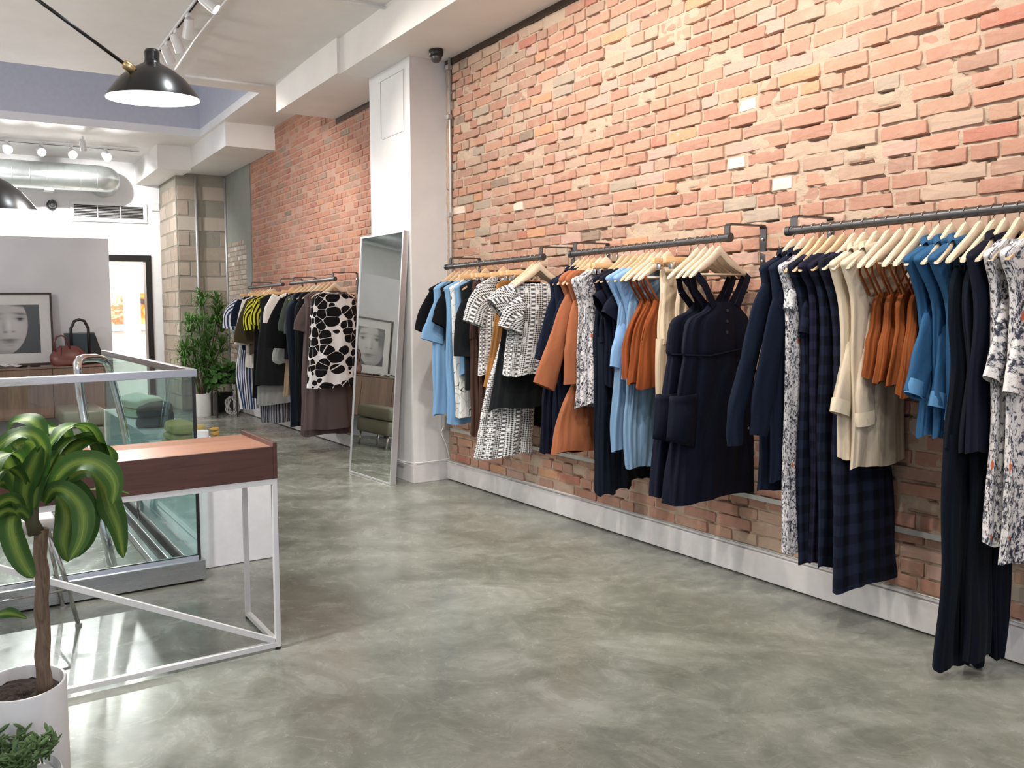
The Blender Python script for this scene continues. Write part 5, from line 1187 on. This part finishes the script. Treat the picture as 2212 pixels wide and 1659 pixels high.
cami(3.088, 'rust2', 'rust pleated strappy top, middle one of three on the middle rail', 'middle rust pleated top', 1.04, 'rust strappy tops on the middle rail', A=.016)
cami(3.040, 'rust2', 'rust pleated strappy top, nearest of three, right by the cream trousers', 'nearest rust pleated top', 1.02, 'rust strappy tops on the middle rail', A=.016)
trousers('cream_trousers', 2.985, 'cream2', 'long cream trousers hanging to knee height left of the navy pinafores', 'long cream trousers', .47, -.13, .10, 'cream trousers', A=.007)
trousers('cream_trousers', 2.900, 'cream2', 'cream drawstring trousers mostly hidden behind the pinafores', 'drawstring cream trousers', .55, -.09, .14, 'cream trousers', A=.012)
def pinafore(y, label, of, dz=0):
    rows = [(1.475, -.075, .125, .014), (1.43, -.12, .17, .018), (1.38, -.235, .225, .022), (1.24, -.27, .255, .026), (1.20, -.26, .25, .024), (1.12, -.275, .26, .028), (.85, -.315, .265, .034), (.6, -.355, .27, .040), (.47 + dz, -.37, .27, .042)]
    def ex(e, y, s):
        for s_, x0, x1 in ((-1, -.19, -.06), (1, .20, .115)):
            ribbon(e, [(XR + x0, y - .020, 1.612), (XR + x0 * .62 + x1 * .38, y - .028, 1.56), (XR + x1, y - .022, 1.455)], .042, CL['navy2'])
            ribbon(e, [(XR + x0, y + .006, 1.612), (XR + x0 * .7 + x1 * .3, y + .022, 1.53), (XR + x1 - .03 * s_, y + .02, 1.42)], .040, CL['navy2'])
        for z in (1.43, 1.375, 1.32): MB().lathe([(.001, -.004), (.008, -.003), (.008, 0)], (XR + .03, y - .028, z), 12, (0, 1, 0)).build('button', MT['iron'], e, smooth='a')
        MB().tube([(XR - .26, y - .02, 1.215), (XR - .10, y - .036, 1.205), (XR + .08, y - .036, 1.225), (XR + .25, y - .02, 1.24)], .005, 6).build('waist_seam', CL['navy2'], e, smooth=True)
        vs, fs = [], []
        for j in range(9):
            for i in range(9):
                u, v = i / 8, j / 8; b = math.sin(PI * min(1, u * 1.1)) * (.35 + .65 * math.sin(PI * v)) 
                vs.append((XR - .40 + .20 * u + .02 * v, y - .030 - .040 * b - (.020 if j == 8 and 1 < i < 7 else 0), .80 + .22 * v - .05 * u * (1 - v)))
        for j in range(8):
            for i in range(8): a = j * 9 + i; fs.append((a, a + 1, a + 10, a + 9))
        o = MB().add(vs, fs, [(v[0], v[2]) for v in vs]).build('pocket', CL['navy2'], e, smooth=True); md = o.modifiers.new('s', 'SOLIDIFY'); md.thickness = .004
    garment('navy_pinafore', y, 'navy2', label, 'dress', 'navy pinafore dresses', of, hem=.47, rows=rows, A=.018, nf=10, extra=ex, dowel=True)
pinafore(2.800, 'dark navy pinafore dress behind the front one at the near end of the middle rail', 'rear navy pinafore', .02)
pinafore(2.715, 'dark navy pinafore dress with wide straps and pouch pockets facing the camera', 'front navy pinafore')
hanger(2.755, 'gap between the two navy pinafores', dowel=True); hanger(2.85, 'gap behind the rear navy pinafore')
# --- rail beside the column
garment('black_tee', 5.11, 'black', 'black short sleeved top nearest the white column', 'top', 'black tops on the rail beside the column', 'black top by the column', hem=.80, wh=.18, sl=[(942, 634), (924, 680), (912, 718)], aw=[.06, .085, .08], tone=1)
garment('sky_blue_dress', 5.03, 'sky', 'sky blue dress with ruffled sleeve, farthest one beside the column', 'dress', 'sky blue dresses', 'farthest sky blue dress', hem=.66, wh=.22, xo=-.03, sl=[(962, 630), (946, 680), (933, 738)], aw=[.06, .08, .115], A=.014, tone=1)
garment('black_tee', 4.95, 'black', 'black short sleeved top between the two sky blue dresses', 'top', 'black tops on the rail beside the column', 'black top between sky blue dresses', hem=.95, wh=.18, sl=[(985, 628), (965, 665), (950, 704)], aw=[.07, .10, .09], tone=1)
garment('sky_blue_dress', 4.90, 'sky', 'sky blue dress hem beside the white line print dress', 'dress', 'sky blue dresses', 'nearer sky blue dress', hem=.60, wh=.20, A=.014, tone=1)
garment('line_print_dress', 4.83, 'lines', 'white dress with thin black line drawing print', 'dress', None, hem=.66, wh=.17, A=.010, tone=1)
garment('sky_blue_dress', 4.77, 'sky', 'sky blue sleeveless top beside the line print dress', 'dress', 'sky blue dresses', 'sky blue sleeveless top', hem=.98, wh=.17, A=.012, hk_='bar', hgrp='flat bar clip hangers')
garment('black_blouse', 4.70, 'charcoal', 'charcoal black blouse with elbow length sleeve before the gingham one', 'blouse', None, 'charcoal black blouse', hem=.88, wh=.18, sl=[(1030, 632), (1008, 690), (1003, 770)], aw=[.07, .10, .10], tone=1)
trousers('brown_culottes', 4.62, 'brown', 'dark brown pleated trousers below the charcoal blouse', 'dark brown trousers', .55, -.19, .02, A=.012)
trousers('brown_culottes', 4.56, 'brown', 'second dark brown pleated trousers, right pair', 'second dark brown trousers', .55, -.16, .06, A=.012)
garment('gingham_blouse', 4.49, 'gingham', 'black and white gingham blouse with ruffled sleeve, the farther of two', 'blouse', 'gingham blouses', 'farther gingham blouse', hem=1.0, sl=[(1060, 622), (1035, 655), (1022, 700)], aw=[.07, .095, .10], tone=1, bw=.03)
garment('ochre_vest', 4.38, 'ochre', 'long ochre sleeveless tunic between the two gingham blouses', 'tunic', None, 'long ochre tunic', hem=.93, rows=[(1.655, -.09, .09, .012), (1.62, -.14, .14, .016), (1.5, -.15, .14, .02), (1.2, -.19, .14, .022), (.93, -.255, .14, .026)], A=.008, hk_='bar', hgrp='flat bar clip hangers')
garment('black_skirt', 4.22, 'charcoal', 'flared black midi skirt between the gingham blouse and gingham skirt', 'skirt', None, 'black midi skirt', hem=.79, rows=[(1.64, -.12, .10, .016), (1.4, -.20, .12, .02), (1.1, -.26, .12, .026), (.79, -.33, .13, .030)], A=.007, hk_='bar', hgrp='flat bar clip hangers', tone=0)
garment('gingham_skirt', 4.29, 'gingham', 'black and white gingham skirt hem below the black midi skirt', 'skirt', None, 'gingham skirt', hem=.455, rows=[(1.3, -.16, .10, .018), (.95, -.28, .10, .026), (.7, -.34, .10, .034), (.455, -.40, .085, .038)], A=.014, hk_='bar', hgrp='flat bar clip hangers')
def ruff(e, y, s):
    for k, q in enumerate(([(1104, 628), (1080, 648), (1064, 668)], [(1118, 650), (1100, 680), (1092, 712)])):
        pts = [at(u, v, y) for u, v in q]
        for p in pts: p.y = y - .03 - .02 * k
        sleeve(e, pts, [.05, .085, .10], [.03, .03, .034], CL['gingham'], 'sleeve', s + k, .010)
garment('gingham_blouse', 4.13, 'gingham', 'black and white gingham blouse with ruffled sleeves facing the camera', 'blouse', 'gingham blouses', 'front gingham blouse', hem=1.02, extra=ruff, rows=[(1.625, -.22, .19, .014), (1.59, -.235, .20, .020), (1.4, -.24, .19, .026), (1.2, -.26, .16, .028), (1.02, -.285, .08, .030)], A=.006)
hanger(4.10, 'nearest end of the rail beside the column'); hanger(4.17, 'gap behind the front gingham blouse')
garment('dark_skirt', 4.36, 'black', 'black hem seen between the gingham skirt and the navy jackets', 'skirt', None, hem=.62, rows=[(1.2, -.10, .20, .02), (.62, -.10, .24, .03)], hang=False)
garment('pleated_skirt', 3.80, 'navy2', 'dark navy pleated skirt hem below the navy jackets', 'skirt', None, hem=.55, rows=[(1.1, -.20, .06, .02), (.8, -.24, .08, .026), (.55, -.24, .08, .028)], hang=False, A=.014, nf=13)
# --- farthest rail
garment('striped_blouse', 9.80, 'stripeblue', 'blue and white striped blouse at the far end of the farthest rail', 'blouse', 'blue striped clothes', 'blue striped blouse', hem=1.15, sl=[(518, 652), (504, 682), (499, 712)], aw=[.09, .13, .12], t=.03, tone=1)
garment('striped_skirt', 9.74, 'stripeblue', 'blue and white striped skirt below the striped blouse', 'skirt', 'blue striped clothes', 'blue striped skirt', hem=.22, rows=[(1.1, -.2, .1, .03), (.7, -.24, .05, .04), (.22, -.20, .06, .045)], hang=False, A=.02)
garment('navy_tee', 9.62, 'navy', 'navy short sleeved top between striped blouse and cream dress', 'top', None, 'navy top on the farthest rail', hem=1.0, sl=[(528, 652), (518, 680), (516, 705)], aw=[.09, .12, .11], t=.03, tone=1)
garment('cream_dress', 9.48, 'offwhite', 'off white dress second after the navy top on the farthest rail', 'dress', None, 'off white dress', hem=.78, sl=[(535, 650), (526, 690), (521, 745)], aw=[.07, .08, .09], t=.03, wh=.22, tone=1)
garment('olive_blouse', 9.34, 'olive', 'olive brown blouse with wide sleeve on the farthest rail', 'blouse', None, 'olive brown blouse', hem=.95, sl=[(548, 650), (537, 690), (531, 742)], aw=[.09, .13, .17], t=.035, tone=1)
garment('yellow_striped_top', 9.20, 'yellow', 'yellow and black striped top, the farther of two', 'top', 'yellow striped tops', 'farther yellow striped top', hem=1.25, sl=[(550, 652), (541, 684), (543, 712)], aw=[.07, .10, .10], t=.035, sm='yellow', tone=1)
garment('black_blouse', 9.12, 'black', 'black top between the two yellow striped tops', 'top', None, 'black top between yellow striped ones', hem=.42, wh=.26, t=.035)
garment('yellow_striped_top', 9.02, 'yellow', 'yellow and black striped top, the nearer of two', 'top', 'yellow striped tops', 'nearer yellow striped top', hem=1.27, sl=[(562, 650), (554, 680), (550, 702)], aw=[.07, .08, .07], t=.035, tone=1)
garment('black_coat', 8.86, 'charcoal', 'long black coat at the near end of the farthest rail', 'coat', None, 'long black coat', hem=.60, wh=.30, xo=-.02, t=.045, hk_='bar', hgrp='flat bar clip hangers')
garment('grey_skirt', 8.92, 'grey', 'pale grey skirt hem below the long black coat', 'skirt', None, 'pale grey skirt', hem=.36, rows=[(1.0, -.22, .2, .04), (.6, -.26, .3, .05), (.36, -.28, .28, .05)], hang=False)
garment('pinstripe_skirt', 8.98, 'nstripe', 'dark pinstriped pleated hem below the pale grey skirt', 'skirt', None, 'pinstriped skirt', hem=.13, rows=[(.9, -.16, .2, .04), (.4, -.20, .25, .05), (.13, -.20, .24, .05)], hang=False, A=.02, nf=14)
hanger(9.72, 'cream lining next to the striped blouse', 'bar', grp='flat bar clip hangers'); hanger(9.40, 'gap beside the off white dress', 'bar', grp='flat bar clip hangers')
# --- rear rail beside the mirror
garment('white_blouse', 8.40, 'offwhite', 'white blouse with short sleeve at the far end of the rear rail', 'blouse', None, 'white blouse on the rear rail', hem=1.28, sl=[(602, 640), (592, 672), (588, 700)], aw=[.08, .12, .12], t=.035, tone=1)
garment('grey_silk_top', 8.33, 'ggrey', 'pale grey silky top below the white blouse', 'top', None, 'pale grey silky top', hem=.88, rows=[(1.5, -.12, .1, .03), (1.2, -.22, .1, .035), (.95, -.30, .1, .04), (.88, -.22, .1, .04)], hang=False)
garment('tan_skirt', 8.26, 'tan', 'tan skirt hem beside the pale grey silky top', 'skirt', None, 'tan skirt', hem=.52, rows=[(1.3, -.1, .1, .03), (.9, -.16, .12, .035), (.52, -.20, .12, .04)], A=.012, hk_='bar', hgrp='flat bar clip hangers')
garment('black_blouse', 8.16, 'black', 'black elbow sleeved top beside the white blouse', 'top', None, 'black top beside the white blouse', hem=.95, sl=[(606, 648), (598, 700), (594, 752)], aw=[.07, .11, .12], t=.035, tone=1)
garment('sage_blouse', 8.02, 'dkgreen', 'dark sage blouse, left one on the rear rail', 'blouse', 'dark sage blouses', 'left sage blouse', hem=1.0, sl=[(628, 648), (618, 690), (615, 716)], aw=[.06, .08, .08], t=.035, tone=1)
garment('sage_blouse', 7.90, 'dkgreen', 'dark sage blouse, right one on the rear rail', 'blouse', 'dark sage blouses', 'right sage blouse', hem=.95, sl=[(638, 646), (628, 690), (623, 722)], aw=[.06, .07, .06], t=.035, tone=1)
garment('long_navy_dress', 7.78, 'denim', 'long dark navy dress hanging near the baseboard on the rear rail', 'dress', 'long dark dresses on the rear rail', 'left long navy dress', hem=.24, wh=.24, w=.26, xo=-.07, t=.05, A=.014)
garment('long_black_dress', 7.64, 'black', 'long black dress right beside the taupe dresses', 'dress', 'long dark dresses on the rear rail', 'long black dress', hem=.30, wh=.24, w=.24, xo=-.05, t=.045, A=.012)
garment('taupe_dress', 7.52, 'taupe', 'long taupe linen dress with short sleeve, left of the petal print shirt', 'dress', 'taupe dresses', 'left taupe dress', hem=.17, wh=.26, xo=-.03, sl=[(676, 650), (658, 690), (652, 716)], aw=[.07, .10, .10], t=.045, A=.014, tone=1)
garment('taupe_dress', 7.40, 'taupe', 'long taupe linen dress behind the petal print shirt', 'dress', 'taupe dresses', 'right taupe dress', hem=.25, wh=.30, xo=-.02, t=.045, A=.016, tone=1)
def slv(e, y, s): 
    MB().tube([(XR - .12, y - .024, 1.657), (XR, y - .032, 1.640), (XR + .12, y - .024, 1.657)], .010, 8).build('neckband', CL['abs'], e, smooth=True)
garment('petal_print_shirt', 7.27, 'abs', 'black and white petal print shirt facing the camera beside the mirror', 'shirt', None, 'petal print shirt', hem=.69, rows=[(1.655, -.15, .14, .020), (1.64, -.20, .19, .024), (1.595, -.25, .235, .030), (1.4, -.28, .235, .034), (1.0, -.30, .225, .038), (.69, -.335, .21, .042)], A=.006, extra=slv)

for o in bpy.data.objects:
    if o.type == 'EMPTY' and o.get('group') is None and 'group' in o.keys(): del o['group']
